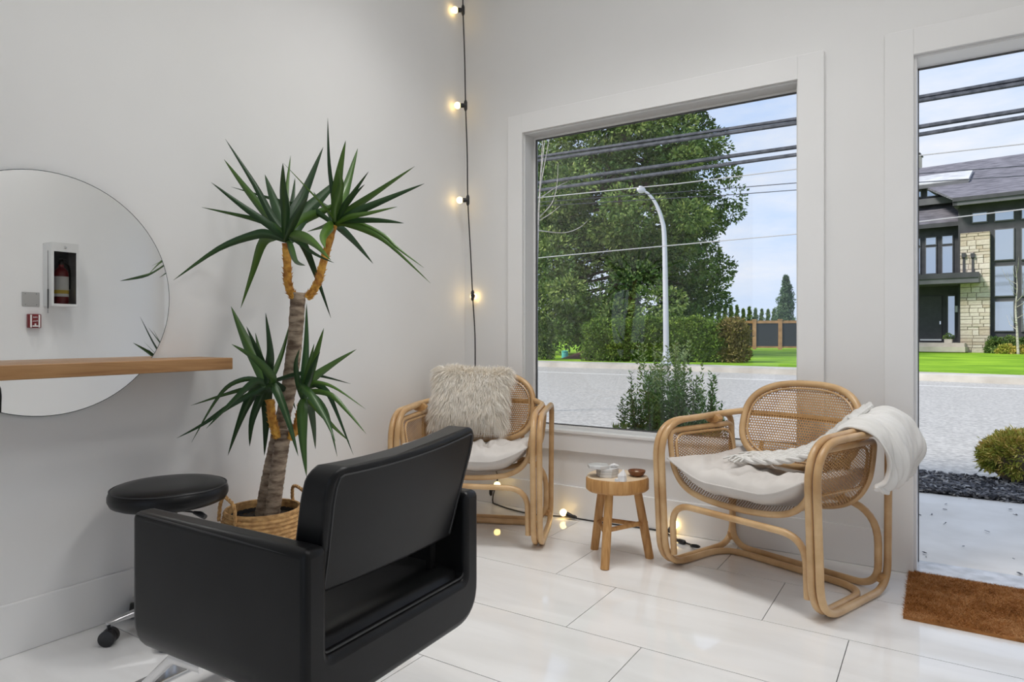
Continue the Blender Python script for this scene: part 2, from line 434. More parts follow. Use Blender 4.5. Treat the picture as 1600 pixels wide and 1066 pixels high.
board(t2, -0.216, DX0, 0.0005, 2.497); board(t2, DX1, DX1 + 0.117, 0.0005, 2.497); board(t2, DX0, DX1, DZ1, 2.497)

# picture window
win1 = empty('window_1', ((WX0 + WX1) / 2, YB, WZ0), label='large white framed picture window facing the street', kind='structure')
cx_ = (WX0 + WX1) / 2; hw = (WX1 - WX0) / 2; hh = WZ1 - WZ0
def ring(mb, x, z0, z1, y0, y1, t):
    mb.box(-x, -x + t, y0, y1, z0, z1); mb.box(x - t, x, y0, y1, z0, z1)
    mb.box(-x + t, x - t, y0, y1, z0, z0 + t); mb.box(-x + t, x - t, y0, y1, z1 - t, z1)
b = MB(); ring(b, hw, 0, hh, 0.0, 0.012, 0.008); ring(b, hw, 0, hh, 0.12, 0.155, 0.012)
b.build('window_frame', M['vinyl'], win1, smooth=False, bevel=0.002)
b = MB(); ring(b, hw - 0.012, 0.012, hh - 0.012, 0.126, 0.138, 0.007); b.build('gasket', M['gasket'], win1, smooth=False)
MB().box(-hw + 0.014, hw - 0.014, 0.136, 0.142, 0.014, hh - 0.014).build('pane', M['glass'], win1, smooth=False)
MB().box(-hw, hw, -0.03, 0.118, -0.012, 0.006).build('window_sill', M['trim'], win1, smooth=False, bevel=0.003)

# doorway: jamb, stop, weatherstrip and threshold
door1 = empty('door_1', ((DX0 + DX1) / 2, YB, 0), label='open doorway with white jambs and pale stone threshold', kind='structure')
dh = (DX1 - DX0) / 2
b = MB(); b.box(-dh, -dh + 0.012, 0.0, WT - 0.005, 0.012, DZ1); b.box(dh - 0.012, dh, 0.0, WT - 0.005, 0.012, DZ1); b.box(-dh + 0.012, dh - 0.012, 0.0, WT - 0.005, DZ1 - 0.012, DZ1)
b.build('jamb', M['trim'], door1, smooth=False, bevel=0.002)
b = MB(); b.box(-dh + 0.012, -dh + 0.017, 0.146, 0.154, 0.012, DZ1 - 0.012); b.box(-dh + 0.012, dh - 0.012, 0.146, 0.154, DZ1 - 0.02, DZ1 - 0.012)
b.build('weatherstrip', M['gasket'], door1, smooth=False)
MB().box(-dh, dh, 0.0, WT + 0.02, -0.005, 0.012).build('threshold', M['marble'], door1, smooth=False, bevel=0.003)

# ------------------------------------------------------------------ outside ground
M['road'] = noisy('wet_asphalt', (0.34, 0.32, 0.29), (0.58, 0.55, 0.50), 22, 0.5, 0.5, 90, 14, coord='Object', spec=0.5, bdist=0.01)
M['conc'] = noisy('pale_concrete', (0.74, 0.675, 0.59), (0.86, 0.795, 0.71), 3, 0.85, 0.3, 120, 8)
M['kerb'] = noisy('kerb_concrete', (0.46, 0.42, 0.36), (0.66, 0.62, 0.55), 1.2, 0.85, 0.3, 30, 6)
M['lawn'] = noisy('lawn_grass', (0.15, 0.30, 0.02), (0.30, 0.50, 0.035), 0.5, 0.95, 1.0, 9, 12, spec=0.1, bdist=0.05)
M['mulchbase'] = noisy('mulch_soil', (0.02, 0.02, 0.021), (0.06, 0.058, 0.058), 25, 0.95, 0.8, 90)
M['mulch'] = toned('mulch_chip', [(0, (0.03, 0.03, 0.033)), (0.6, (0.16, 0.152, 0.155)), (1, (0.44, 0.41, 0.38))], 0.8, 0.2)
M['mulchbrown'] = noisy('brown_mulch', (0.06, 0.028, 0.018), (0.13, 0.06, 0.04), 6, 0.95, 0.9, 20)
M['paint'] = plain('road_marking', (0.66, 0.65, 0.62), 0.6)
GZ = -0.03
kerb_pts = [(-90, 18.5), (-40, 19.3), (-11.4, 19.75), (-7, 19.8), (-3.5, 19.55), (-0.5, 18.9), (3, 18.4), (9, 17.8), (25, 16.5), (70, 13.5)]
kp = [Vector((x, y, 0)) for x, y in kerb_pts]
struct('road', MB().box(-90, 70, -60, 22, GZ - 0.1, GZ), M['road'], 'wide damp grey asphalt road in front of the building', smooth=False)
struct('walkway', MB().box(-0.14, 6, YO, 5.43, GZ, -0.004), M['conc'], 'pale concrete walkway outside the doorway', smooth=False, bevel=0.01)
struct('planting_bed', MB().box(-14, -0.14, YO, 6.05, GZ, 0.0), M['mulchbase'], 'dark planting bed under the picture window', smooth=False)
struct('mulch_strip', MB().box(-0.14, 6, 5.43, 6.05, GZ, -0.004), M['mulchbase'], 'dark bark mulch strip between walkway and road', smooth=False)
rs = np.random.RandomState(5)
def chips(n, x0, x1, y0, y1, z, ln, seed):
    rs = np.random.RandomState(seed)
    c = np.stack([rs.uniform(x0, x1, n), rs.uniform(y0, y1, n), z + rs.uniform(0, 0.03, n)], 1)
    a = rs.uniform(0, math.pi, n); el = rs.uniform(-0.35, 0.35, n); L = rs.uniform(0.4, 1, n) * ln; W = L * rs.uniform(0.2, 0.4, n)
    dx = np.stack([np.cos(a) * np.cos(el), np.sin(a) * np.cos(el), np.sin(el)], 1); dy = np.stack([-np.sin(a), np.cos(a), rs.uniform(-0.4, 0.4, n)], 1)
    h = np.array([[0, 0, 0.006]])
    A, B = dx * L[:, None] / 2, dy * W[:, None] / 2
    top = [c - A - B + h, c + A - B + h, c + A + B + h, c - A + B + h]; bot = [c - A - B, c + A - B, c + A + B, c - A + B]
    v = np.stack(top + bot, 1).reshape(-1, 3)
    base = np.arange(n)[:, None] * 8
    q = np.concatenate([base + np.array(k) for k in ([0, 1, 2, 3], [4, 5, 1, 0], [5, 6, 2, 1], [6, 7, 3, 2], [7, 4, 0, 3])])
    return v, q, np.repeat(rs.uniform(0, 1, n), 8)
v, q, r_ = chips(6500, -0.14, 1.8, 5.41, 6.12, 0.0, 0.055, 3)
o = link('mulch_chips', np_mesh('mulch_chips', v, q, M['mulch'], r_)); tag(o, 'dark shredded bark mulch chips beyond the walkway', 'mulch', kind='stuff')
v, q, r_ = chips(80, -0.13, 2.2, 3.75, 5.35, 0.0, 0.035, 8)
o = link('leaf_litter', np_mesh('leaf_litter', v * np.array([1, 1, 0.25]), q, M['mulch'], r_)); tag(o, 'scattered dark debris flecks on the concrete walkway', 'debris', kind='stuff')
def strip(name, o0, o1, z0, z1, mat, label):
    b = MB(); P = spline([(p.x, p.y, 0) for p in kp], 10); n = len(P); v = []; f = []
    for p in P:
        v += [(p.x, p.y + o0, z0), (p.x, p.y + o0, z1), (p.x, p.y + o1, z1), (p.x, p.y + o1, z0)]
    for i in range(n - 1):
        for k in range(3): f.append((i * 4 + k, (i + 1) * 4 + k, (i + 1) * 4 + k + 1, i * 4 + k + 1))
    b.add(v, f); return struct(name, b, mat, label, sharp=30)
strip('kerb', 0.0, 0.16, GZ, 0.12, M['kerb'], 'weathered concrete kerb on the far side of the road')
strip('sidewalk', 0.16, 1.2, GZ, 0.125, M['kerb'], 'pale concrete strip behind the far kerb')
strip('lawn', 1.2, 160, GZ, 0.14, M['lawn'], 'bright green mown lawn across the road')
struct('road_line', MB().box(-30, 30, 17.0, 17.12, GZ, GZ + 0.004), M['paint'], 'faint pale edge line on the far road lane', smooth=False)

# ------------------------------------------------------------------ foliage helpers
def leaf_quads(c, d, nrm, L, W):
    """c base points, d direction, nrm approx normal, arrays (n,3); diamond leaves"""
    s = np.cross(d, nrm); s /= (np.linalg.norm(s, axis=1, keepdims=True) + 1e-9)
    L = L[:, None]; W = W[:, None]
    v = np.stack([c, c + d * L * 0.45 + s * W / 2, c + d * L, c + d * L * 0.45 - s * W / 2], 1).reshape(-1, 3)
    q = np.arange(len(c))[:, None] * 4 + np.array([0, 1, 2, 3])
    return v, q
def unit(a): return a / (np.linalg.norm(a, axis=1, keepdims=True) + 1e-9)
def clumps(centers, radii, nper, L, W, seed, out=0.7, droop=0.0, squash=0.7):
    rs = np.random.RandomState(seed); C = np.repeat(np.asarray(centers), nper, 0); Rr = np.repeat(np.asarray(radii), nper)
    n = len(C); u = unit(rs.normal(size=(n, 3)))
    rad = Rr * rs.uniform(0.45, 1.0, n) ** 0.5
    c = C + u * rad[:, None] * np.array([1, 1, squash])
    d = unit(u * out + rs.normal(size=(n, 3)) * (1 - out) + np.array([0, 0, -droop]))
    nr = unit(rs.normal(size=(n, 3)) + np.array([0, 0, 0.8]))
    tone = np.clip(np.repeat(rs.uniform(0.2, 0.8, len(centers)), nper) + rs.normal(0, 0.16, n), 0, 1)
    v, q = leaf_quads(c, d, nr, L * rs.uniform(0.6, 1.2, n), W * rs.uniform(0.7, 1.2, n))
    return v, q, np.repeat(tone, 4)
G1 = [(0.0, (0.03, 0.07, 0.02)), (0.4, (0.09, 0.16, 0.04)), (0.75, (0.22, 0.30, 0.08)), (1.0, (0.34, 0.40, 0.12))]
M['sequoia'] = toned('sequoia_foliage', G1, 0.7, 0.2)
M['hedge'] = toned('cedar_hedge_foliage', [(0.0, (0.05, 0.10, 0.015)), (0.5, (0.12, 0.21, 0.028)), (1.0, (0.24, 0.32, 0.05))], 0.7, 0.2)
M['hedgebrown'] = toned('browned_hedge_foliage', [(0.0, (0.10, 0.10, 0.02)), (0.5, (0.20, 0.17, 0.05)), (1.0, (0.30, 0.22, 0.09))], 0.7, 0.2)
M['conifer'] = toned('blue_conifer_foliage', [(0.0, (0.06, 0.11, 0.06)), (0.5, (0.11, 0.18, 0.10)), (1.0, (0.19, 0.26, 0.15))], 0.7, 0.2)
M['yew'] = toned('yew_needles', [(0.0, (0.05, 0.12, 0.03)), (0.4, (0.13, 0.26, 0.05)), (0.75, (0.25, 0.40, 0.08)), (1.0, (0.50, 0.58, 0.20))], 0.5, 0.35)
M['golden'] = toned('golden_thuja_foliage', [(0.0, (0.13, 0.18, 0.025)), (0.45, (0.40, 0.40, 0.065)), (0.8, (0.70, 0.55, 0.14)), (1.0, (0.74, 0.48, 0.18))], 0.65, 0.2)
M['woodbark'] = noisy('tree_bark', (0.07, 0.05, 0.04), (0.17, 0.12, 0.09), 3, 0.9, 0.8, 20, 6, (3, 3, 0.5), bdist=0.05)
M['twig'] = plain('grey_twig', (0.22, 0.17, 0.12), 0.8)
M['galv'] = plain('galvanised_steel', (0.62, 0.63, 0.65), 0.4, 0.3)

# big sequoia across the road
def sequoia(px, d):
    base = at(px, 560, d); base.z = 0.1
    t = empty('sequoia_tree', base, label='huge dense evergreen tree towering across the road', cat='tree')
    s = d / FPX
    tr = MB(); pts = [(0, 0, z) for z in np.linspace(0, 25, 26)]
    tr.tube([(0.10 * math.sin(p[2] * 0.4), 0, p[2]) for p in pts], lambda k: 0.72 * (1 - k) ** 0.8 + 0.06, 14); tr.build('trunk', M['woodbark'], t)
    rs = np.random.RandomState(11); cs = []; rd = []; br = MB()
    def half(z):            # crown radius against height
        if z < 2.0: return 3.6 + (z - 0.6) * 0.7
        if z < 8: return 5.0
        return max(0.3, 5.0 - (z - 8) * 0.30)
    for i in range(760):
        z = 0.9 + 22 * rs.beta(1.0, 1.45)
        a = rs.uniform(0, 2 * math.pi); rr = half(z) * (rs.uniform(0.2, 1.0) ** 0.33) * (0.86 + 0.22 * math.sin(a * 3 + z * 1.7))
        c = np.array([rr * math.cos(a), rr * math.sin(a), z - 0.08 * rr])
        cs.append(c); rd.append(rs.uniform(0.55, 1.05))
        if i % 4 == 0:
            br.tube([(0, 0, z + 0.6), (c[0] * 0.5, c[1] * 0.5, z + 0.2), tuple(c)], lambda k: 0.07 * (1 - k) + 0.015, 5)
    br.build('branches', M['woodbark'], t)
    v, q, tn = clumps(cs, rd, 320, 0.19, 0.10, 12, 0.7, 0.0, 0.7)
    f = link('foliage', np_mesh('foliage', v, q, M['sequoia'], tn), t); f['kind'] = 'stuff'
sequoia(972, 31.0)

# clipped hedge of single shrubs along the far pavement
def shrub(px, d, w_, h_, label, mat, seed, name='hedge_shrub', group=None, n=80, nper=120, L=0.11, z0=0.12):
    base = at(px, 560, d); base.z = z0
    t = empty(name, base, label=label, cat='shrub', group=group)
    MB().tube([(0, 0, 0), (0.02, 0, h_ * 0.5), (0, 0, h_ * 0.8)], lambda k: 0.04 * (1 - k) + 0.01, 6).build('stem', M['woodbark'], t)
    rs = np.random.RandomState(seed); cs = []; rd = []
    for i in range(n):
        zz = rs.uniform(0.08, 1.0); a = rs.uniform(0, 2 * math.pi)
        prof = 1.0 if zz < 0.75 else math.sqrt(max(0.0, 1 - ((zz - 0.75) / 0.27) ** 2))
        rr = w_ * prof * rs.uniform(0.55, 0.92)
        cs.append((rr * math.cos(a), rr * math.sin(a), zz * h_ * 0.95)); rd.append(rs.uniform(0.16, 0.26) * w_ / 0.45)
    v, q, tn = clumps(cs, rd, nper, L, L * 0.45, seed + 1, 0.6, -0.2, 1.0)
    f = link('foliage', np_mesh('foliage', v, q, mat, tn), t); f['kind'] = 'stuff'
    return t
hl = ['leftmost clipped shrub of the hedge in front of the big evergreen', 'second clipped hedge shrub from the left across the road', 'third clipped hedge shrub from the left across the road',
      'clipped hedge shrub just left of the street lamp', 'clipped hedge shrub just right of the street lamp', 'third hedge shrub from the browned right end',
      'hedge shrub beside the browned end shrub', 'rounded hedge shrub with a browned patch at the right end']
for i, px in enumerate([934, 964, 996, 1026, 1058, 1090, 1119, 1144]):
    shrub(px, 23.6 - 0.16 * i, 0.47 if i < 7 else 0.5, 1.42 + 0.03 * (i % 3) - (0.06 if i == 7 else 0), hl[i], M['hedge'] if i < 7 else M['hedgebrown'], 40 + i, group='clipped hedge shrubs across the road')
shrub(846, 25.0, 0.40, 1.55, 'dark narrow shrub at the left edge of the window view', M['sequoia'], 61, 'evergreen_shrub')
for i in range(7):
    shrub(838 + i * 17, 68, 0.85, 3.0, 'far green hedge bush at the back of the lawn left of the big tree', M['hedge'], 70 + i, 'background_hedge_bush', 'far hedge bushes behind the lawn', 34, 70, 0.2)
# row of pointed cedars and a lone conifer behind the fence
def cone_tree(px, d, w_, h_, name, label, mat, seed, group=None, n=60, nper=90, L=0.2, cat='tree'):
    base = at(px, 545, d); base.z = 0.1
    t = empty(name, base, label=label, cat=cat, group=group)
    MB().tube([(0, 0, 0), (0, 0, h_ * 0.9)], lambda k: 0.12 * (1 - k) + 0.02, 6).build('trunk', M['woodbark'], t)
    rs = np.random.RandomState(seed); cs = []; rd = []
    for i in range(n):
        k = i / n; a = rs.uniform(0, 2 * math.pi)
        rr = w_ * (1 - k) ** 0.8 * rs.uniform(0.2, 0.9)
        cs.append((rr * math.cos(a), rr * math.sin(a), 0.25 + k * (h_ - 0.3))); rd.append((0.09 + 0.36 * (1 - k)) * w_)
    v, q, tn = clumps(cs, rd, nper, L, L * 0.4, seed + 1, 0.55, -0.4, 1.1)
    f = link('foliage', np_mesh('foliage', v, q, mat, tn), t); f['kind'] = 'stuff'
rs2 = random.Random(4)
for i in range(17):
    cone_tree(1075 + i * 9.6, 52, 0.52, 3.1 + rs2.uniform(-0.2, 0.3), 'pointed_cedar', 'slim pointed cedar in the row behind the dark panel fence', M['hedge'], 90 + i, 'row of slim cedars behind the fence', 44, 70, 0.13)
cone_tree(1228, 47, 1.15, 5.1, 'conifer_tree', 'lone pale blue-green conifer behind the dark panel fence', M['conifer'], 130, None, 150, 110, 0.16)

# fence
M['cedarwood'] = noisy('stained_fence_wood', (0.30, 0.15, 0.06), (0.46, 0.25, 0.11), 3, 0.75)
M['screen'] = noisy('black_fence_screen', (0.012, 0.014, 0.018), (0.022, 0.024, 0.03), 8, 0.7)
A_ = at(1139, 545, 41.5); B_ = at(1302, 545, 39.9); A_.z = B_.z = 0.14
ang = math.atan2(B_.y - A_.y, B_.x - A_.x); L_ = (B_ - A_).length
fe = empty('panel_fence', A_, ang, 'timber fence with black screen panels at the back of the lawn', 'fence')
npn = 4; st = L_ / npn
for i in range(npn + 1):
    MB().box(i * st - 0.11, i * st + 0.11, -0.1, 0.1, 0, 1.83).box(i * st - 0.13, i * st + 0.13, -0.12, 0.12, 1.8, 1.87).build('post', M['cedarwood'], fe, smooth=False)
for i in range(npn):
    a, c = i * st + 0.11, (i + 1) * st - 0.11
    MB().box(a, c, -0.015, 0.015, 0.2, 1.62).build('panel', M['screen'], fe, smooth=False)
    MB().box(a, c, -0.05, 0.05, 1.62, 1.78).build('top_rail', M['cedarwood'], fe, smooth=False)
    MB().box(a, c, -0.05, 0.05, 0.10, 0.20).build('bottom_rail', M['cedarwood'], fe, smooth=False)

# street lamp
lb = at_z(1041, 571, 0.125)
ld = lb.length and -math.sin(YAW) * lb.x + math.cos(YAW) * lb.y
la = empty('street_lamp', lb, YAW, 'tall grey curved-arm street lamp across the road', 'lamp')
s = ld / FPX
MB().lathe([(0.2, 0), (0.2, 0.06), (0.13, 0.12), (0.11, 0.4)], 16).build('base', M['galv'], la)
arm = spline([(0, 0, 0.1), (-1 * s, 0, 100 * s), (-3 * s, 0, 200 * s), (-7 * s, 0, 228 * s), (-16 * s, 0, 252 * s), (-27 * s, 0, 267 * s), (-36 * s, 0, 273 * s)], 6)
MB().tube(arm, lambda k: 0.062 * (1 - k) + 0.034, 10).build('pole', M['galv'], la)
hd = MB(); hd.tube([(-33 * s, 0, 272.5 * s), (-37 * s, 0, 274 * s), (-42 * s, 0, 275 * s), (-46 * s, 0, 274.5 * s)], [0.05, 0.11, 0.12, 0.03], 10, flat=0.6); hd.build('lamp_head', M['galv'], la)

# teal marker post and brown mulch mound on the lawn
p = at_z(877, 561, 0.125)
tm = empty('utility_marker', (p.x, p.y + 0.3, 0.14), 0, 'small turquoise utility marker box on the far lawn edge', 'utility box')
M['teal'] = plain('turquoise_plastic', (0.10, 0.48, 0.42), 0.5)
MB().lathe([(0.13, 0), (0.13, 0.22), (0.12, 0.25)], 14).build('body', M['teal'], tm)
MB().lathe([(0.14, 0.0), (0.14, 0.03), (0.05, 0.06)], 14, (0, 0, 0.25)).build('cap', M['teal'], tm)
p = at_z(907, 562, 0.125); b = MB()
b.grid(14, 14, lambda u, v: Vector(((u - 0.5) * 2.0, (v - 0.5) * 1.6, 0.32 * max(0, 1 - 4 * (u - 0.5) ** 2) * max(0, 1 - 4 * (v - 0.5) ** 2) - 0.01 + 0.03 * mnoise.noise(Vector((u * 9, v * 9, 0))))))
o = b.build('mulch_mound', M['mulchbrown']); o.location = (p.x, p.y + 0.9, 0.14); tag(o, 'low brown mulch mound beside the hedge on the far lawn', 'mulch')

# overhead cables along the street
M['cable'] = noisy('dark_overhead_cable', (0.03, 0.035, 0.045), (0.09, 0.095, 0.11), 8, 0.5)
M['cable_pale'] = plain('pale_overhead_wire', (0.45, 0.45, 0.44), 0.5)
def wire(name, pts, Y, r, mat, label, sag=0.0):
    P = [at_y(u, v, Y) for u, v in pts]
    a, b_ = P[0], P[-1]; dr = (b_ - a) / (b_ - a).x
    full = [a + dr * (-32 - a.x)] + P + [b_ + dr * (16 - b_.x)]
    o = MB().tube(full, r, 6).build(name, mat); tag(o, label, 'cable', 'overhead street cables')
wire('overhead_cable', [(842, 245), (1243, 186), (1433, 152.5), (1600, 123)], 16, 0.042, M['cable'], 'uppermost thick dark cable of the overhead street wires')
wire('overhead_cable', [(842, 251), (1243, 192.5), (1433, 158), (1600, 130)], 16, 0.05, M['cable'], 'thick dark cable just below the uppermost overhead cable')
wire('overhead_cable', [(842, 286), (1243, 230), (1433, 199), (1600, 172)], 16, 0.048, M['cable'], 'third thick overhead cable from the top')
wire('overhead_cable', [(842, 297.5), (1243, 242), (1433, 211), (1600, 183.5)], 16, 0.045, M['cable'], 'lowest of the four thick dark overhead cables')
wire('overhead_wire', [(842, 309), (1060, 287), (1243, 264.5)], 16, 0.013, M['cable_pale'], 'thin pale wire just above the street lamp head')
wire('overhead_wire', [(842, 316), (1150, 293.5), (1243, 286)], 17, 0.010, M['cable'], 'upper thin dark wire of the pair right of the big tree')
wire('overhead_wire', [(842, 322), (1150, 304), (1243, 297)], 17, 0.010, M['cable'], 'lower thin dark wire of the pair right of the big tree')
wire('overhead_wire', [(842, 403), (1000, 388), (1243, 366), (1433, 347), (1600, 327)], 16, 0.012, M['cable_pale'], 'lowest thin pale wire crossing in front of the dark house')

# ------------------------------------------------------------------ dark modern house across the road
HP0 = at(1433, 540, 36.0); HP0.z = 0.0
_r = ray(-400); HR = Vector((-_r[0], -_r[1], 0)).normalized(); HN = Vector((-HR.y, HR.x, 0))     # right, backwards
HA = math.atan2(HR.y, HR.x)
def hp(u, v, t=0.0):
    """local (s, z) of a picture point on the house plane t metres behind its front"""
    rx, ry = ray(u); P = HP0 + HN * t
    det = rx * (-HR.y) + HR.x * ry
    d = (P.x * (-HR.y) + HR.x * P.y) / det
    q = Vector((d * rx, d * ry, 0)) - P
    return q.dot(HR), CAMH - (v - HOR) * d / FPX
M['h_dark'] = noisy('dark_grey_siding', (0.045, 0.045, 0.05), (0.065, 0.065, 0.07), 2, 0.6)
M['h_fascia'] = noisy('grey_fascia_metal', (0.11, 0.11, 0.115), (0.14, 0.14, 0.145), 2, 0.5)
M['h_roof'] = noisy('slate_shingle', (0.10, 0.095, 0.11), (0.21, 0.20, 0.225), 5, 0.85, 0.6, 6, 8, (0.35, 1, 2.4), bdist=0.06)
M['h_metal'] = noisy('weathered_metal_roof', (0.42, 0.42, 0.43), (0.62, 0.62, 0.62), 1.5, 0.45)
M['h_stone'] = [noisy('cream_ledgestone_%s' % n_, c1, c2, 3, 0.9, 0.6, 12, 6, bdist=0.02) for n_, c1, c2 in
                (('pale', (0.56, 0.48, 0.38), (0.70, 0.62, 0.51)), ('sand', (0.48, 0.39, 0.29), (0.62, 0.53, 0.41)), ('cream', (0.64, 0.56, 0.46), (0.76, 0.69, 0.59)))]
M['h_mortar'] = plain('stone_joint_mortar', (0.24, 0.19, 0.14), 0.95)
M['h_glass'] = plain('house_glass', (0.55, 0.58, 0.62), 0.05, 0.8)
M['h_door'] = noisy('charcoal_door', (0.05, 0.05, 0.052), (0.062, 0.062, 0.065), 4, 0.5)
M['h_step'] = noisy('porch_concrete', (0.50, 0.44, 0.36), (0.62, 0.56, 0.47), 2, 0.9)
hs = empty('house', HP0, HA, 'dark grey modern house with cream stone pillar across the road', 'house')
def hbox(name, u0, u1, v0, v1, t0, t1, mat, par=hs, ref=None, ext=(0, 0), **kw):
    """front face of the box covers picture box u0..u1, v0..v1 (top, bottom) on plane t0"""
    s0, z0 = hp(u0, v1, t0); s1, _ = hp(u1, v1, t0); um = (u0 + u1) / 2
    zb = hp(um, v1, t0)[1]; zt = hp(um, v0, t0)[1]
    return MB().box(s0 - ext[0], s1 + ext[1], t0, t1, zb, zt).build(name, mat, par, smooth=False, **kw)
# right block
s0, zb = hp(1497, 545); s1 = hp(1640, 545)[0]
zt = hp(1520, 318)[1]
MB().box(s0, s1 + 7, 0.05, 6, 0.1, zt).build('wall', M['h_dark'], hs, smooth=False)
# left block, set back
tb = 1.3
sl0 = hp(1380, 545, tb)[0]; ztl = hp(1465, 352, tb)[1]
MB().box(sl0 - 0.5, s0 + 0.02, tb, 6.5, 0.1, ztl).build('wall', M['h_dark'], hs, smooth=False)
def window(u0, u1, v0, v1, t, par=hs):
    f = hbox('window', u0 - 1.6, u1 + 1.6, v0 - 1.6, v1 + 1.6, t - 0.08, t + 0.02, M['h_fascia'], par)
    hbox('pane', u0, u1, v0, v1, t - 0.10, t - 0.07, M['h_glass'], f)
for u0, u1, v0, v1 in [(1520, 1541.5, 333, 346.5), (1555, 1583.5, 329.5, 343.5), (1597, 1626, 325, 340), (1555, 1583.5, 358.5, 405.5), (1555, 1583.5, 416, 462), (1555, 1583.5, 471.5, 517),
                       (1597, 1626, 356, 404), (1597, 1626, 415, 461.5), (1597, 1626, 471, 517),
                       (1640, 1669, 354, 403), (1640, 1669, 414, 461), (1640, 1669, 470.5, 517), (1700, 1760, 350, 400), (1700, 1760, 412, 460)]:
    window(u0, u1, v0, v1, 0.05)
for u0, u1, v0, v1 in [(1422, 1437, 374, 384), (1422, 1437, 388.5, 428), (1447, 1462, 371.7, 382.3), (1447, 1462, 386.8, 427.4), (1472.7, 1488, 369, 380.8), (1472.7, 1488, 385, 426.4)]:
    window(u0, u1, v0, v1, tb)
# stone pillar of single stones
ps0, pz0 = hp(1500, 545, -0.35); ps1, pz1 = hp(1547, 361, -0.35)
pl = MB().box(ps0 + 0.04, ps1 - 0.04, -0.31, 0.3, 0.1, pz1).build('stone_pillar', M['h_mortar'], hs, smooth=False)
unit_st = [MB().box(-0.5, 0.5, 0, 1, 0, 1).mesh('stone', m_, False) for m_ in M['h_stone']]
rs3 = random.Random(9); z = 0.1
while z < pz1 - 0.05:
    h = min(rs3.choice([0.15, 0.19, 0.24, 0.29]), pz1 - z); x = ps0
    while x < ps1 - 0.02:
        wd = rs3.uniform(0.28, 0.62)
        if ps1 - x - wd < 0.2: wd = ps1 - x
        link('stone', rs3.choice(unit_st), pl, (x + wd / 2, -0.35 + rs3.uniform(-0.03, 0.02), z + 0.009), None, (wd - 0.025, 0.3, h - 0.022))
        x += wd
    z += h
# side return of the pillar is stone too
for u in (1506, 1520):
    s_, zz = hp(u, 420, -0.4); z2 = hp(u, 402, -0.4)[1]
    MB().box(s_ - 0.05, s_ + 0.05, -0.43, -0.36, zz - 0.3, z2).box(s_ - 0.09, s_ + 0.09, -0.5, -0.36, z2 - 0.02, z2 + 0.2).build('wall_light', M['h_dark'], hs, smooth=False)
# canopy over the entrance
hbox('canopy', 1433, 1529, 428, 443, -1.2, tb, M['h_fascia'], ext=(1.6, 0))
hbox('canopy_edge', 1433, 1530, 427, 435, -1.26, -1.2, M['h_dark'], ext=(1.6, 0))
# entrance
hbox('porch_recess', 1433, 1499, 446, 533, tb - 0.02, tb + 0.02, M['h_dark'], ext=(1.6, 0))
dr = hbox('front_door', 1437, 1471.5, 463, 530, tb - 0.10, tb, M['h_door'])
hbox('kick_plate', 1437.5, 1471, 530, 532.5, tb - 0.11, tb - 0.02, M['vinyl'], dr)
hbox('door_handle', 1468, 1470, 502, 507, tb - 0.16, tb - 0.10, M['chrome'], dr)
f = hbox('sidelight', 1480, 1493, 461, 528, tb - 0.06, tb, M['h_fascia']); hbox('pane', 1481.5, 1491.5, 463, 526, tb - 0.08, tb - 0.05, M['h_glass'], f)
hbox('number_plate', 1492.5, 1496.5, 478, 488, tb - 0.1, tb - 0.02, M['vinyl'])
hbox('step', 1433, 1507, 536, 542, -1.0, tb, M['h_step'], ext=(1.6, 0)); hbox('step', 1433, 1508, 542, 550, -1.5, tb, M['h_step'], ext=(1.6, 0))
# fascia, roofs, dormer and chimney
se, ze = hp(1488.5, 322, -0.9); _, ze2 = hp(1488.5, 311, -0.9)
MB().box(se, s1 + 8, -0.9, -0.7, ze, ze2).box(se, se + 0.2, -0.9, 5.5, ze, ze2).build('fascia', M['h_fascia'], hs, smooth=False)
MB().box(se, s1 + 8, -0.98, 5.5, ze2 - 0.16, ze2 + 0.02).build('gutter', M['h_dark'], hs, smooth=False)
def slab(name, a, b_, mat, th=0.12):
    (sa0, sa1, ta, za), (sb0, sb1, tbk, zb_) = a, b_
    v = [(sa0, ta, za), (sa1, ta, za), (sb1, tbk, zb_), (sb0, tbk, zb_)]
    MB().add([Vector(p) for p in v] + [Vector(p) - Vector((0, 0, th)) for p in v], [(0, 1, 2, 3), (7, 6, 5, 4), (0, 4, 5, 1), (1, 5, 6, 2), (2, 6, 7, 3), (3, 7, 4, 0)]).build(name, mat, hs, smooth=False)
zr = hp(1500, 254, 6.0)[1]
slab('roof', (se, s1 + 8, -0.95, ze2 + 0.05), (sl0 - 0.5, s1 + 8, 6.0, zr), M['h_roof'])
slab('roof', (sl0 - 0.5, s0 + 0.4, tb - 0.5, ztl + 0.02), (sl0 - 0.5, s0 + 0.4, 6.0, zr - 0.02), M['h_roof'])
slab('roof', (sl0 - 0.5, s1 + 8, 6.0, zr), (sl0 - 0.5, s1 + 8, 12.5, zr - 4), M['h_roof'])
MB().box(sl0 - 0.5, s0 + 0.1, tb - 0.6, tb - 0.45, ztl - 0.2, ztl + 0.03).build('gutter', M['h_dark'], hs, smooth=False)
td = 2.0
dsl, dz0 = hp(1380, 322, td); ds1 = hp(1507, 312, td)[0]; dz1 = hp(1470, 288, td)[1]; dzb = hp(1470, 318, td)[1]
MB().box(dsl, ds1, td, 5.5, dzb, dz1).build('dormer', M['h_dark'], hs, smooth=False)
hbox('dormer_base', 1433, 1488, 309, 319, td - 0.25, td, M['h_fascia'], ext=(1.6, 0.3))
for u0, u1, v0, v1 in [(1426, 1438.5, 299, 308), (1449, 1464, 296.5, 306), (1474, 1489, 294, 303.5)]: window(u0, u1, v0, v1, td)
dre = hp(1514, 281, td - 0.5)[0]; drz = hp(1470, 288, td - 0.5)[1]; drt = hp(1470, 272.5, td + 1.2)[1]
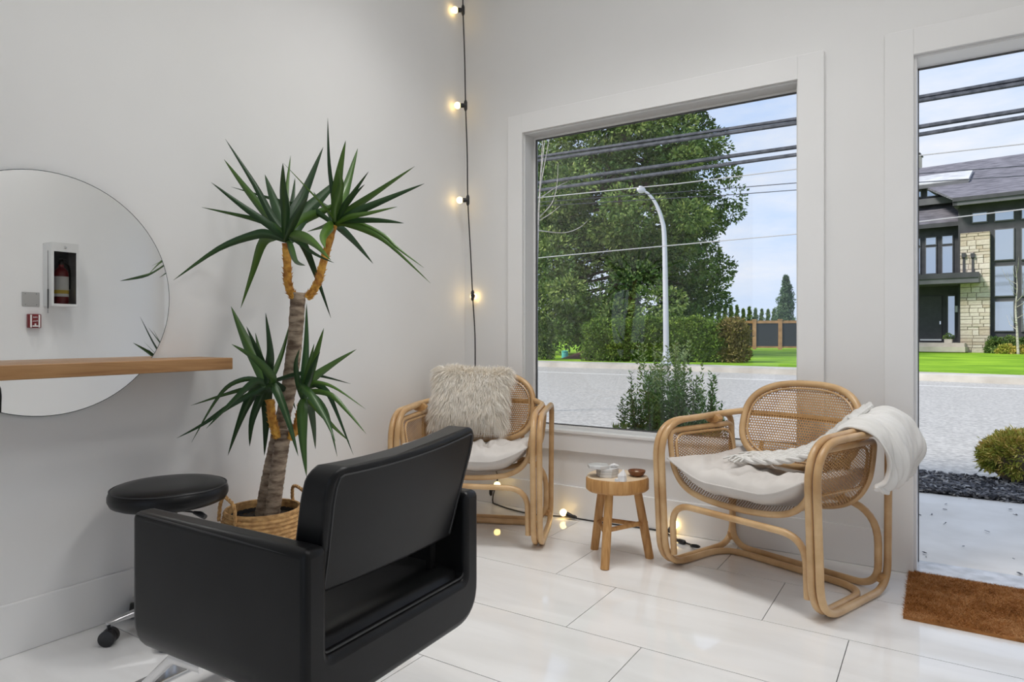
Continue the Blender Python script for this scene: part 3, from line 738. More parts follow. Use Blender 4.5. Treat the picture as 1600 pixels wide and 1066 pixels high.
slab('dormer_roof', (dsl, dre, td - 0.5, drz + 0.16), (dsl, dre, td + 1.3, drt + 0.06), M['h_metal'], 0.18)
hbox('dormer_fascia', 1433, 1513.5, 285, 291, td - 0.52, td - 0.4, M['h_fascia'], ext=(1.6, 0))
cs_, cz = hp(1438, 243, 7.0)
ch = MB().box(cs_ - 0.8, cs_, 6.6, 7.6, zr - 0.8, cz).build('chimney', M['h_stone'][0], hs, smooth=False)
MB().box(cs_ - 0.86, cs_ + 0.06, 6.5, 7.7, cz, cz + 0.08).build('chimney_cap', M['h_dark'], ch, smooth=False)
def hworld(u, v, t):
    s_, z_ = hp(u, v, t); q = HP0 + HR * s_ + HN * t; return q
def shrub_at(p, w_, h_, label, mat, seed, name, group=None, n=60, nper=90, L=0.1):
    t = empty(name, (p.x, p.y, 0.13), label=label, cat='shrub', group=group)
    MB().tube([(0, 0, 0), (0.01, 0, h_ * 0.7)], lambda k: 0.03, 5).build('stem', M['woodbark'], t)
    rs = np.random.RandomState(seed); cs = []; rd = []
    for i in range(n):
        u = rs.normal(size=3); u /= np.linalg.norm(u); u[2] = abs(u[2])
        rr = rs.uniform(0.4, 0.95); cs.append((u[0] * w_ * rr, u[1] * w_ * rr, 0.05 + u[2] * h_ * rr * 0.9)); rd.append(0.22 * w_)
    v, q, tn = clumps(cs, rd, nper, L, L * 0.45, seed + 1, 0.6, -0.3, 1.0)
    f = link('foliage', np_mesh('foliage', v, q, mat, tn), t); f['kind'] = 'stuff'
shrub_at(hworld(1556, 540, -0.9), 0.5, 1.0, 'dark green bush at the foot of the stone pillar', M['sequoia'], 200, 'garden_bush')
shrub_at(hworld(1578, 540, -0.9), 0.5, 0.95, 'dark green bush under the tall house windows', M['sequoia'], 202, 'garden_bush')
shrub_at(hworld(1608, 540, -0.9), 0.6, 1.0, 'dark green bush at the right edge behind the birch', M['sequoia'], 204, 'garden_bush')
shrub_at(hworld(1574, 545, -1.8), 0.5, 0.42, 'low yellow-green ornamental grass before the house bushes', M['golden'], 206, 'ornamental_grass')
shrub_at(hworld(1602, 545, -1.8), 0.4, 0.36, 'small yellow-green ornamental grass by the birch stem', M['golden'], 208, 'ornamental_grass')
p = hworld(1482, 535, -0.5)
pt = empty('porch_planter', (p.x, p.y, hp(1482, 536, -0.5)[1]), HA, 'pale square planter with small shrub beside the house door', 'planter')
MB().prism([(-0.17, -0.17), (0.17, -0.17), (0.17, 0.17), (-0.17, 0.17)], 0, 0.2).build('pot', M['h_step'], pt, smooth=False, bevel=0.01)
v, q, tn = clumps([(-0.1, 0, 0.3), (0.1, 0, 0.32), (0, 0, 0.4)], [0.15] * 3, 120, 0.08, 0.04, 210)
f = link('foliage', np_mesh('foliage', v, q, M['sequoia'], tn), pt); f['kind'] = 'stuff'
# young birch
p = hworld(1591, 547, -2.2)
bt = empty('birch_tree', (p.x, p.y, 0.13), label='slim bare white-stemmed birch in front of the house', cat='tree')
M['birch'] = noisy('birch_bark', (0.30, 0.26, 0.22), (0.62, 0.58, 0.52), 6, 0.8, stretch=(1, 1, 4))
MB().tube(spline([(0, 0, 0), (-0.05, 0, 1.2), (-0.1, 0, 2.2), (-0.04, 0, 3.2), (-0.1, 0, 4.2)], 5), lambda k: 0.055 * (1 - k) + 0.008, 7).build('trunk', M['birch'], bt)
rb = random.Random(3)
for k in range(12):
    z = 0.9 + k * 0.27; a = rb.uniform(0, 6.28); L = rb.uniform(0.5, 0.9)
    MB().tube([(-0.05, 0, z), (-0.05 + 0.5 * L * math.cos(a), 0.5 * L * math.sin(a), z + 0.35 * L), (-0.05 + 0.75 * L * math.cos(a), 0.75 * L * math.sin(a), z + L)], lambda q: 0.014 * (1 - q) + 0.003, 5).build('branch', M['birch'], bt)

# ------------------------------------------------------------------ bushes just outside
def yew(loc):
    t = empty('yew_bush', loc, label='dark green upright yew bush right outside the picture window', cat='bush')
    rs = np.random.RandomState(21); C = []; D = []; N = []; T = []; tw = MB()
    stems = []
    for i in range(230):
        a = rs.uniform(0, 2 * math.pi); rr = rs.uniform(0, 1) ** 0.6
        base = np.array([0.16 * rr * math.cos(a), 0.13 * rr * math.sin(a), 0.0])
        px_ = 0.375 * rr * math.cos(a); py_ = 0.28 * rr * math.sin(a)
        side = px_ / 0.375
        hgt = (0.96 - 0.34 * abs(side) ** 1.5 - 0.09 * max(0, side) + 0.07 * math.sin(side * 9 + 0.8)) * rs.uniform(0.35, 1.0) ** 0.8
        if rs.rand() < 0.16: hgt = min(hgt * 1.25, 1.04)
        tip = np.array([px_, py_, hgt])
        stems.append((base, tip))
    for (bs, tip) in stems:
        L = np.linalg.norm(tip - bs); mid = (bs + tip) / 2 + np.array([(tip[0]) * 0.28, (tip[1]) * 0.28, -0.03])
        ks = np.linspace(0.22, 1.0, 44)
        P = ((1 - ks) ** 2)[:, None] * bs + (2 * ks * (1 - ks))[:, None] * mid + (ks ** 2)[:, None] * tip
        tang = unit(np.gradient(P, axis=0))
        if rs.rand() < 0.3: tw.tube([tuple(bs)] + [tuple(P[k]) for k in (0, 10, 22, 34, 43)], lambda k: 0.004 * (1 - k) + 0.001, 4)
        for rep in range(3):
            sd_ = unit(np.cross(tang, rs.normal(size=(44, 3))))
            C.append(P + rs.normal(0, 0.006, (44, 3))); D.append(unit(sd_ + tang * 0.7)); N.append(unit(tang + rs.normal(0, 0.4, (44, 3))))
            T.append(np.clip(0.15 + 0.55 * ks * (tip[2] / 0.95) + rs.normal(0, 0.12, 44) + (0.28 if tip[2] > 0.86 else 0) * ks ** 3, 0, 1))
    C = np.concatenate(C); D = np.concatenate(D); N = np.concatenate(N); T = np.concatenate(T)
    v, q = leaf_quads(C, D, N, rs.uniform(0.024, 0.042, len(C)), rs.uniform(0.009, 0.015, len(C)))
    tw.build('twigs', M['twig'], t)
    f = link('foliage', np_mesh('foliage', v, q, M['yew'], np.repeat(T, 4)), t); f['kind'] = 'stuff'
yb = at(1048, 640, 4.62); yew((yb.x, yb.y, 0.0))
def small_plant(p, label):
    t = empty('seedling', p, label=label, cat='plant', group='seedlings under the window')
    for k in range(5):
        a = k * 1.3; d = Vector((math.cos(a) * 0.03, math.sin(a) * 0.03, 0.08))
        b = MB(); s_ = Vector((-math.sin(a), math.cos(a), 0)) * 0.012
        o0 = Vector((0, 0, 0.44)); b.add([o0, o0 + d * 0.5 + s_, o0 + d, o0 + d * 0.5 - s_], [(0, 1, 2, 3)]); me = b.build('leaf', M['seedling'], t)
    MB().tube([(0, 0, 0), (0.003, 0, 0.22), (0, 0, 0.46)], 0.003, 5).build('stem', M['seedling'], t)
M['seedling'] = plain('seedling_green', (0.25, 0.32, 0.05), 0.6)
for px, l_ in ((962, 'left of two small yellow-green seedlings beside the yew bush'), (975, 'right of two small yellow-green seedlings beside the yew bush')):
    q = at(px, 664, 4.35); small_plant((q.x, q.y, 0.0), l_)
gb = at_z(1602, 764, 0.0)
t = empty('golden_shrub', (gb.x, gb.y + 0.2, 0.0), label='round golden-green clipped shrub beside the walkway', cat='shrub')
rs = np.random.RandomState(31); u = unit(rs.normal(size=(420, 3))); u = u[u[:, 2] > -0.55]
cs = u * 0.235 * np.array([1, 1, 0.72]) + np.array([0, 0, 0.185])
n = len(cs); C = np.repeat(cs, 42, 0); U = np.repeat(u, 42, 0)
d = unit(U + rs.normal(0, 0.55, C.shape)); c = C + rs.normal(0, 0.016, C.shape)
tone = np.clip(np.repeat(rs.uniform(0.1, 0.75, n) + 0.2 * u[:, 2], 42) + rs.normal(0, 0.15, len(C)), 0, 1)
v, q = leaf_quads(c, d, unit(rs.normal(size=C.shape)), rs.uniform(0.025, 0.05, len(C)), rs.uniform(0.006, 0.012, len(C)))
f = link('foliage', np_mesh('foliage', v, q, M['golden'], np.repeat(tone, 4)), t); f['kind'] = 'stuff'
MB().lathe([(0.10, 0), (0.2, 0.1), (0.22, 0.2), (0.15, 0.31), (0.02, 0.35)], 14).build('inner_twigs', M['twig'], t)

# bare twigs of a young tree at the left edge of the window view
tw0 = at(836, 560, 9.5)
bw = empty('bare_sapling', (tw0.x - 0.2, tw0.y, GZ), label='thin bare twigs at the left edge of the window view', cat='tree')
o0 = Vector((tw0.x - 0.2, tw0.y, GZ))
MB().tube([Vector((0, 0, 0)), at(838, 420, 9.5) - o0, at(842, 330, 9.5) - o0, at(850, 180, 9.5) - o0], lambda k: 0.03 * (1 - k) + 0.004, 6).build('trunk', M['birch'], bw)
for P in ([(842, 340), (862, 318), (870, 290), (872, 255)], [(842, 345), (860, 334), (875, 322)], [(839, 360), (880, 364), (905, 356), (918, 345)], [(843, 300), (848, 250), (852, 215), (860, 195)], [(845, 290), (854, 240), (860, 210)], [(844, 310), (865, 295), (888, 283)]):
    MB().tube(spline([at(u, v, 9.5 + 0.1 * i) - o0 for i, (u, v) in enumerate(P)], 4), lambda k: 0.006 * (1 - k) + 0.0025, 5).build('branch', M['birch'], bw)

# ------------------------------------------------------------------ unseen ceiling fill lights added to brighten the room
M['diffuser'] = emitter('fill_diffuser', (1.0, 1.0, 1.0), 4.0)
def fill_light(x, y, watt, spread, label):
    t = empty('added_ceiling_fill', (x, y, ZC), label=label, cat='light', group='added ceiling fill lights')
    MB().lathe([(0.27, -0.012), (0.30, -0.012), (0.30, 0.0)], 40, cap0=False, cap1=False).lathe([(0.27, -0.012), (0.27, 0.0)], 40, cap0=False, cap1=False).build('trim_ring', M['whitemetal'], t)
    MB().lathe([(0.269, -0.003), (0.269, -0.001)], 40).build('diffuser', M['diffuser'], t)
    ld = bpy.data.lights.new('fill_lamp', 'AREA'); ld.shape = 'DISK'; ld.size = 0.52; ld.energy = watt; ld.spread = R(spread); ld.color = LCOL
    lo = bpy.data.objects.new('fill_lamp', ld); col.objects.link(lo); lo.parent = t; lo.location = (0, 0, -0.006)
for x, y, wt, spr, l in FILL_LAMPS: fill_light(x, y, wt, spr, l)

# ------------------------------------------------------------------ mirror and shelf
MY, MZ, MR = 1.085, 1.243, 0.435
mi = empty('round_mirror', (XL, MY, MZ), label='large frameless round mirror on the side wall', cat='mirror')
n = 96
rim = [(MR * math.cos(2 * math.pi * k / n), MR * math.sin(2 * math.pi * k / n)) for k in range(n)]; rim2 = [(y * 0.994, z * 0.994) for y, z in rim]
b = MB(); b.add([(0.0183, y, z) for y, z in rim2], [tuple(range(n))]); b.build('mirror_glass', M['mirror'], mi, smooth=False)
b = MB(); b.add([(0.0, y, z) for y, z in rim] + [(0.0178, y, z) for y, z in rim], [(k, (k + 1) % n, n + (k + 1) % n, n + k) for k in range(n)] + [tuple(range(n, 2 * n))]); b.build('mirror_edge', M['mirror_edge'], mi, recalc=True)
sh = MB().box(0.019, 0.255, 0.30, 1.649, 0.956, 1.003).build('wall_shelf', M['oak'], None, smooth=False, bevel=0.003)
sh.location = (XL, 0, 0); tag(sh, 'thick honey brown wooden shelf mounted across the round mirror', 'shelf')

# ------------------------------------------------------------------ wall items seen in the mirror
fc = empty('extinguisher_cabinet', (XR, 2.626, 1.332), label='white glazed fire extinguisher cabinet reflected in the mirror', cat='cabinet')
b = MB(); W2, H2, D2 = 0.1015, 0.53, 0.15
b.box(-0.004, 0, -W2, W2, 0, H2); b.box(-D2, -0.004, -W2, -W2 + 0.006, 0, H2); b.box(-D2, -0.004, W2 - 0.006, W2, 0, H2); b.box(-D2, -0.004, -W2 + 0.006, W2 - 0.006, 0, 0.006); b.box(-D2, -0.004, -W2 + 0.006, W2 - 0.006, H2 - 0.006, H2)
b.build('body', M['whitemetal'], fc, smooth=False)
b = MB(); z0, z1 = 0.02, 0.455
b.box(-D2 - 0.012, -D2, -W2, -W2 + 0.017, 0, H2); b.box(-D2 - 0.012, -D2, W2 - 0.017, W2, 0, H2); b.box(-D2 - 0.012, -D2, -W2 + 0.017, W2 - 0.017, 0, z0); b.box(-D2 - 0.012, -D2, -W2 + 0.017, W2 - 0.017, z1, H2)
dd = b.build('door', M['whitemetal'], fc, smooth=False)
MB().box(-D2 - 0.007, -D2 - 0.004, -W2 + 0.017, W2 - 0.017, z0, z1).build('pane', M['glass'], dd, smooth=False)
lk = MB(); lk.lathe([(0.011, 0), (0.011, 0.006), (0.004, 0.008)], 16); o = lk.build('lock', M['chrome'], dd); o.rotation_euler = (0, R(-90), 0); o.location = (-D2 - 0.012, 0.0, 0.492)
MB().box(-0.0055, -0.0045, -W2 + 0.008, W2 - 0.008, 0.008, H2 - 0.008).build('back_lining', M['darkint'], fc, smooth=False)
MB().tube([(-0.11, -W2 - 0.006, 0.46), (-0.11, -W2 - 0.006, 0.12)], 0.002, 6).tube([(-0.11, -W2 - 0.006, 0.14), (-0.11, -W2 - 0.006, -0.02)], 0.0045, 6).tube([(-0.11, -W2 - 0.006, -0.02), (-0.11, -W2 - 0.006, -0.06)], 0.002, 6).build('glass_breaker_rod', M['blackplastic'], fc)
ex = empty('fire_extinguisher', (XR - 0.078, 2.63, 1.339), label='red fire extinguisher with paper label inside the glazed cabinet', cat='extinguisher')
MB().lathe([(0.05, 0), (0.054, 0.01), (0.054, 0.26), (0.045, 0.30), (0.02, 0.325), (0.018, 0.35)], 24).build('cylinder', M['red'], ex)
MB().lathe([(0.0548, 0.075), (0.0548, 0.245)], 24, cap0=False, cap1=False).build('label', M['white'], ex)
MB().lathe([(0.0553, 0.10), (0.0553, 0.13)], 24, cap0=False, cap1=False).build('label_band', M['yellow'], ex)
b = MB(); b.lathe([(0.02, 0.345), (0.02, 0.372)], 12); b.box(-0.07, 0.02, -0.009, 0.009, 0.37, 0.38); b.box(-0.065, 0.02, -0.009, 0.009, 0.392, 0.402)
b.tube(spline([(0.0, 0.02, 0.36), (0, 0.055, 0.34), (0, 0.066, 0.26), (0, 0.064, 0.14)], 5), 0.008, 7); b.build('valve_and_hose', M['blackplastic'], ex)
sw = empty('switch_plate', (XR, 2.436, 1.388), label='blank steel double wall plate beside the extinguisher cabinet in the mirror', cat='wall plate')
MB().box(-0.006, 0, -0.064, 0.064, -0.058, 0.058).build('plate', M['plate'], sw, smooth=False, bevel=0.002)
for y in (-0.04, 0.04):
    for z in (-0.045, 0.045):
        o = MB().lathe([(0.004, 0), (0.003, 0.002)], 10).build('screw', M['chrome'], sw); o.rotation_euler = (0, R(-90), 0); o.location = (-0.006, y, z)
fa = empty('fire_alarm_pull', (XR, 2.452, 1.207), label='small dark red fire alarm pull station reflected below the wall plate', cat='alarm')
MB().box(-0.045, 0, -0.047, 0.047, -0.058, 0.058).build('body', M['red'], fa, smooth=False, bevel=0.008)
MB().box(-0.0462, -0.045, -0.036, -0.024, -0.052, 0.052).box(-0.0462, -0.045, 0.024, 0.036, -0.052, 0.052).build('stripes', M['white'], fa, smooth=False)
MB().box(-0.052, -0.045, -0.02, 0.02, -0.047, -0.036).box(-0.052, -0.045, -0.005, 0.005, -0.036, -0.02).build('pull_handle', M['white'], fa, smooth=False)
def text(body, par, loc, rot, size, mat):
    c = bpy.data.curves.new('lettering', 'FONT'); c.body = body; c.size = size; c.align_x = 'CENTER'; c.align_y = 'CENTER'; c.extrude = 0.0004
    c.materials.append(mat); o = bpy.data.objects.new('lettering', c); col.objects.link(o)
    bpy.context.view_layer.update()
    me = bpy.data.meshes.new_from_object(o.evaluated_get(bpy.context.evaluated_depsgraph_get())); bpy.data.objects.remove(o)
    me.name = 'lettering'; return link('lettering', me, par, loc, rot)
text('FIRE', fa, (-0.0456, 0, 0.03), (R(90), 0, R(-90)), 0.018, M['white'])
text('PULL', fa, (-0.0456, 0, 0.0), (R(90), 0, R(-90)), 0.018, M['white'])

# ------------------------------------------------------------------ string lights in the corner and along the floor
sl = empty('string_lights', (XL + 0.06, YB - 0.03, 0), label='black cord of small warm globe bulbs hanging in the corner and along the floor', cat='string lights')
org = Vector((XL + 0.06, YB - 0.03, 0))
yc = YB - 0.035; DC = 4.31
cpts = [at(u, v, DC) for u, v in [(722, -60), (723.5, 16), (726, 90), (727.5, 165), (730, 240), (731, 313), (735, 390), (738.5, 462), (742, 520), (742.5, 575)]]
cpts += [Vector((cpts[-1].x, yc - 0.03, 0.62)), Vector((cpts[-1].x + 0.03, yc, 0.42))]
p_ = at(767, 760, 4.18); cpts += [Vector((p_.x - 0.02, yc, 0.22)), Vector((p_.x, yc - 0.01, 0.17))]
for u, v in [(778, 782), (800, 795), (826, 801), (848, 804), (884, 806), (915, 811), (960, 818), (1000, 822), (1036, 829), (1062, 843), (1084, 851)]:
    q = at_z(u, v, 0.012)
    q.y = min(q.y, YB - 0.03); q.z = 0.006
    cpts.append(q)
cs = spline([p - org for p in cpts], 6)
for p in cs: p.z = max(p.z, 0.005)
MB().tube(cs, 0.0042, 7).build('cord', M['cord'], sl)
def socket(u, v, d, dirn, lit=True, z=None):
    c = (at(u, v, DC if v < 600 else 4.18) if z is None else at_z(u, v, z)) - org
    if z is not None: c.y = min(c.y, -0.03)
    dirn = Vector(dirn).normalized()
    ax = Vector((0, 0, 1)) if z is None else Vector((1, -0.1, 0)).normalized()
    b = MB(); b.tube([c - ax * 0.035, c - ax * 0.022, c + ax * 0.022, c + ax * 0.035], [0.006, 0.011, 0.011, 0.006], 10)
    b.tube([c, c + dirn * 0.018, c + dirn * 0.034], [0.013, 0.0145, 0.0145], 12)
    so_ = b.build('socket', M['blackplastic'], sl)
    bc = c + dirn * 0.053
    bl = MB(); rr = 0.0215; m = 9
    bl.lathe([(max(0.0004, rr * math.sin(math.pi * k / m)), -rr * math.cos(math.pi * k / m)) for k in range(m + 1)], 16)
    o = bl.build('bulb', M['bulb'], so_); o.location = bc
socket(723.5, 16, 0, (-0.84, -0.62, 0)); socket(727.5, 165, 0, (-0.84, -0.6, 0)); socket(731, 313, 0, (-0.84, -0.6, 0)); socket(738.5, 462, 0, (-0.5, 0.86, -0.05))
socket(767, 766, 0, (0.5, 0.2, 0.45)); socket(893, 807, 0, (-0.95, -0.25, 0.35), z=0.02); socket(1046, 830, 0, (0.25, 0.9, 0.5), z=0.03)
e1 = at_z(1062, 843, 0.02) - org; e2 = at_z(1086, 851, 0.02) - org; e1.y = min(e1.y, -0.02)
dv = (e2 - e1).normalized(); e1.z = e2.z = 0.012
b = MB(); b.tube([e1 - dv * 0.02, e1, e1 + dv * 0.03, e1 + dv * 0.036], [0.006, 0.012, 0.013, 0.009], 10); b.build('plug', M['blackplastic'], sl)
b = MB(); b.tube(spline([e2 + Vector((0.022 * math.cos(a), 0.014 * math.sin(a), 0)) for a in np.linspace(0, 2 * math.pi, 9)[:-1]], 3, True), 0.005, 7, True); b.build('cap_loop', M['blackplastic'], sl)

# ------------------------------------------------------------------ rattan armchairs
PR = 0.0155
def u_sec(k):
    """cradle cross-section: k in -1..1 -> (x, z)"""
    return U_PTS[min(len(U_PTS) - 1, max(0, int(round((k + 1) / 2 * (len(U_PTS) - 1)))))]
_u = spline([(-0.354, 0, 0.645), (-0.346, 0, 0.56), (-0.328, 0, 0.475), (-0.275, 0, 0.405), (-0.178, 0, 0.368), (0, 0, 0.355), (0.178, 0, 0.368), (0.275, 0, 0.405), (0.328, 0, 0.475), (0.346, 0, 0.56), (0.354, 0, 0.645)], 8)
acc = [0.0]
for i in range(1, len(_u)): acc.append(acc[-1] + (_u[i] - _u[i - 1]).length)
ULEN = acc[-1]
def u_at(s):
    s = min(max(s, 0), ULEN - 1e-6)
    for i in range(len(acc) - 1):
        if s <= acc[i + 1]:
            k = (s - acc[i]) / (acc[i + 1] - acc[i]); return _u[i].lerp(_u[i + 1], k)
    return _u[-1]
FY, BY = -0.272, 0.205
def drop(y): return -0.045 * (y - FY) / (BY - FY)          # seat falls towards the back
def dropx(x, y): return drop(y) * max(0.0, 1 - (abs(x) / 0.351) ** 3)
def cradle(s, y):
    p = u_at(s); return Vector((p.x, y, p.z + dropx(p.x, y)))
BW, BH, BT, BC = 0.286, 0.20, R(17), Vector((0, 0.262, 0.668))
def back_pt(a, c):
    y = -0.05 * (a / BW) ** 2
    return BC + Vector((a, y, 0)) + Vector((0, math.sin(BT), math.cos(BT))) * c
def superell(k, sx, sz, e=2.7):
    ca, sa = math.cos(k), math.sin(k)
    return sx * math.copysign(abs(ca) ** (2 / e), ca), sz * math.copysign(abs(sa) ** (2 / e), sa)
def cane_mesh(fn, inside, u0, u1, v0, v1, pitch=0.0125, hole=0.37):
    nu, nv = int((u1 - u0) / pitch), int((v1 - v0) / pitch); V = []; Fc = []
    for i in range(nu):
        for j in range(nv):
            cu, cv = u0 + (i + 0.5 + 0.5 * (j % 2)) * pitch, v0 + (j + 0.5) * pitch
            if not inside(cu, cv): continue
            b = len(V); h = pitch / 2; q = pitch * hole
            for k in range(8):
                a = math.pi / 4 * k
                ou, ov = [(h, 0), (h, h), (0, h), (-h, h), (-h, 0), (-h, -h), (0, -h), (h, -h)][k]
                V.append(fn(cu + ou, cv + ov)); V.append(fn(cu + q * math.cos(a), cv + q * math.sin(a)))
            for k in range(8):
                l = (k + 1) % 8; Fc.append((b + 2 * k, b + 2 * l, b + 2 * l + 1, b + 2 * k + 1))
    return MB().add(V, Fc)
def rattan_chair():
    t = empty('rattan_armchair', (0, 0, 0), label='x', cat='chair', group='rattan armchairs')
    for s in (-1, 1):
        x = 0.3895 * s
        P = fillet([(x, -0.296, PR), (x, -0.336, 0.685), (x, 0.258, 0.690), (x * 0.985, 0.258, PR)], [0.15, 0.17, 0.07, 0.12], True, 9)
        MB().tube(P, PR, 10, True).build('side_loop', M['rattan'], t)
    L = [(-0.276, 0.258, 0.715), (-0.353, 0.12, 0.700), (-0.3565, -0.337, 0.685), (-0.3565, -0.297, PR), (-0.350, 0.150, PR), (0.350, 0.150, PR), (0.3565, -0.297, PR), (0.3565, -0.337, 0.685), (0.353, 0.12, 0.700), (0.276, 0.258, 0.715)]
    MB().tube(fillet(L, [0, 0.12, 0.17, 0.15, 0.14, 0.14, 0.15, 0.17, 0.12, 0], False, 9), PR, 10).build('inner_pole', M['rattan'], t)
    P = fillet([(-0.360, 0.227, PR), (-0.360, 0.227, 0.365), (0.360, 0.227, 0.365), (0.360, 0.227, PR)], [0.10, 0.17, 0.17, 0.10], True, 9)
    MB().tube(P, PR, 10, True).build('rear_loop', M['rattan'], t)
    P = fillet([(-0.3255, -0.277, 0.075), (-0.3255, -0.292, 0.315), (0.3255, -0.292, 0.315), (0.3255, -0.277, 0.075)], [0, 0.11, 0.11, 0], False, 9)
    MB().tube(P, PR * 0.95, 10).build('front_stretcher', M['rattan'], t)
    # cradle rail: front U, along the arms, back U
    fu = [Vector((p.x, FY, p.z)) for p in _u]; bu = [Vector((p.x, BY, p.z + dropx(p.x, BY))) for p in reversed(_u)]
    loop = fu + bu; m = len(fu); rads = [0] * len(loop); rads[m - 1] = rads[m] = 0.09; rads[0] = rads[-1] = 0.09
    # widen the sampling round the corners so the fillet has room
    keep = lambda i: not (0 < min(i, m - 1 - i) < 7)
    fk = [p for i, p in enumerate(fu) if keep(i)]; bk = [p for i, p in enumerate(bu) if keep(i)]
    rad = [0.085] + [0] * (len(fk) - 2) + [0.085] + [0.085] + [0] * (len(bk) - 2) + [0.085]
    MB().tube(fillet(fk + bk, rad, True, 8), 0.0135, 10, True).build('seat_rail', M['rattan'], t)
    for s in (-1, 1):        # thin inner beading of each side panel
        MB().tube(fillet([Vector((s * 0.343, FY + 0.02, 0.627)), Vector((s * 0.313, FY + 0.02, 0.46)), Vector((s * 0.313, BY - 0.02, 0.44)), Vector((s * 0.343, BY - 0.02, 0.622))], [0.07, 0.03, 0.06, 0.07], True, 6), 0.0062, 7, True).build('panel_beading', M['rattan'], t)
    mid_s = ULEN / 2
    def ins(s, y):
        e = min(s, ULEN - s); f = min(y - FY, BY - y)
        if e < 0.075 and f < 0.075: return math.hypot(0.075 - e, 0.075 - f) < 0.075
        return True
    cane_mesh(cradle, ins, 0.004, ULEN - 0.004, FY + 0.002, BY - 0.002).build('seat_cane', M['cane'], t, smooth=False)
    def inb(a, c): return (abs(a) / (BW - 0.006)) ** 2.7 + (abs(c) / (BH - 0.006)) ** 2.7 < 1
    cane_mesh(back_pt, inb, -BW, BW, -BH, BH).build('back_cane', M['cane'], t, smooth=False)
    n = 72
    P = [back_pt(*superell(2 * math.pi * k / n, BW, BH)) for k in range(n)]
    MB().tube(P, 0.0165, 10, True).build('back_frame', M['rattan'], t)
    P = [back_pt(*superell(2 * math.pi * k / n, BW - 0.024, BH - 0.024)) + Vector((0, -0.004, 0)) for k in range(n)]
    MB().tube(P, 0.0055, 7, True).build('back_beading', M['rattan'], t)
    P = [back_pt(a, 0.035) + Vector((0, 0.02, 0)) for a in np.linspace(-BW + 0.01, BW - 0.01, 13)]
    MB().tube(P, 0.012, 8).build('back_brace', M['rattan'], t)
    for s in (-1, 1):
        MB().tube([(s * 0.20, 0.215, 0.335), (s * 0.215, 0.235, 0.45), (s * 0.22, 0.27, 0.56)], 0.011, 8).build('back_support', M['rattan'], t)
        b = MB(); c = Vector((s * 0.353, 0.06, 0.680))
        b.tube([c + Vector((0, -0.018, 0)), c + Vector((0, 0.018, 0))], [0.0225, 0.0225], 12, flat=1.9); b.build('arm_binding', M['cane_wrap'], t)
        b = MB(); c = Vector((s * 0.372, 0.235, 0.055)); 
        b.tube([c + Vector((0, -0.0, -0.014)), c + Vector((0, 0, 0.02))], 0.021, 10); b.build('foot_binding', M['cane_wrap'], t)
    return t
ch1 = rattan_chair()
ch2 = copy_tree(ch1)
C1 = Vector((-0.637, 3.144, 0)); A1 = R(-20.4)
C2 = Vector((-2.170, 3.003, 0)); A2 = R(23.3)
ch1.location = C1; ch1.rotation_euler = (0, 0, A1); ch1['label'] = 'light rattan armchair with the white throw blanket beside the doorway'
ch2.location = C2; ch2.rotation_euler = (0, 0, A2); ch2['label'] = 'light rattan armchair in the corner holding the fluffy cream pillow'

# seat cushions
def nz3(x, y, z): return mnoise.noise(Vector((x, y, z)))
def cushion(seed, label, crease):
    t = empty('seat_cushion', (0, 0, 0), label=label, cat='cushion', group='linen seat cushions')
    HX, HY_ = 0.325, 0.292; N = 60
    def pt(u, v, side):
        a, c = 2 * u - 1, 2 * v - 1
        bulge = (1 - a ** 4) ** 0.5 * (1 - c ** 4) ** 0.5 if abs(a) < 1 and abs(c) < 1 else 0.0
        pin = 1 - 0.055 * (1 - abs(c) ** 2) * abs(a) ** 4; pin2 = 1 - 0.055 * (1 - abs(a) ** 2) * abs(c) ** 4
        x = a * HX * pin; y = -0.03 + c * HY_ * pin2
        lift = 0.085 * max(0, (abs(x) - 0.12) / 0.205) ** 1.6
        base = 0.442 + lift + drop(y) * (1 - (abs(x) / 0.33) ** 3)
        if side > 0:
            th = math.atan2(c, a)
            wr = 0.022 * nz3(x * 6 + seed, y * 6, 0) + 0.026 * nz3(x * 15 + y * 9 + seed, y * 5 - x * 3, seed) - 0.030 * abs(nz3(x * 13 + seed, y * 6 + x * 4, 3.0)) + 0.009 * nz3(x * 36, y * 16 + x * 10, seed)
            z = base + bulge * (0.072 - 0.30 * lift + 0.8 * wr + 1.15 * crease(x, y))
        else:
            z = max(base - bulge * 0.062 + 0.008 * nz3(x * 12, y * 12, seed), 0.376 + dropx(x, y) + 0.10 * max(0, (abs(x) - 0.17) / 0.16) ** 2)
        return Vector((x, y, z))
    MB().grid(N, N, lambda u, v: pt(u, v, 1)).grid(N, N, lambda u, v: pt(u, v, -1), True).build('cover', M['linen'], t, sharp=70)
    edge = [pt(k / 20, 0, 1) for k in range(20)] + [pt(1, k / 20, 1) for k in range(20)] + [pt(1 - k / 20, 1, 1) for k in range(20)] + [pt(0, 1 - k / 20, 1) for k in range(20)]
    MB().tube(edge, 0.0045, 7, True).build('piping', M['linen'], t)
    return t
def g(v, w): return math.exp(-(v / w) ** 2)
cu1 = cushion(1.3, 'rumpled natural linen cushion on the armchair with the throw blanket', lambda x, y: -0.030 * g(x + 0.12 - 0.35 * (y + 0.13), 0.013) * g(y + 0.15, 0.09) - 0.032 * g(x - 0.00 - 0.3 * (y + 0.13), 0.012) * g(y + 0.16, 0.08) + 0.018 * g(x + 0.06, 0.03) * g(y + 0.15, 0.1))
cu2 = cushion(5.7, 'rumpled natural linen cushion on the corner armchair', lambda x, y: -0.034 * g(x - 0.05 + 0.25 * y, 0.016) * g(y + 0.02, 0.2) + 0.012 * g(x - 0.10, 0.05) - 0.022 * g(x - 0.16 - 0.4 * y, 0.012) * g(y + 0.1, 0.09))
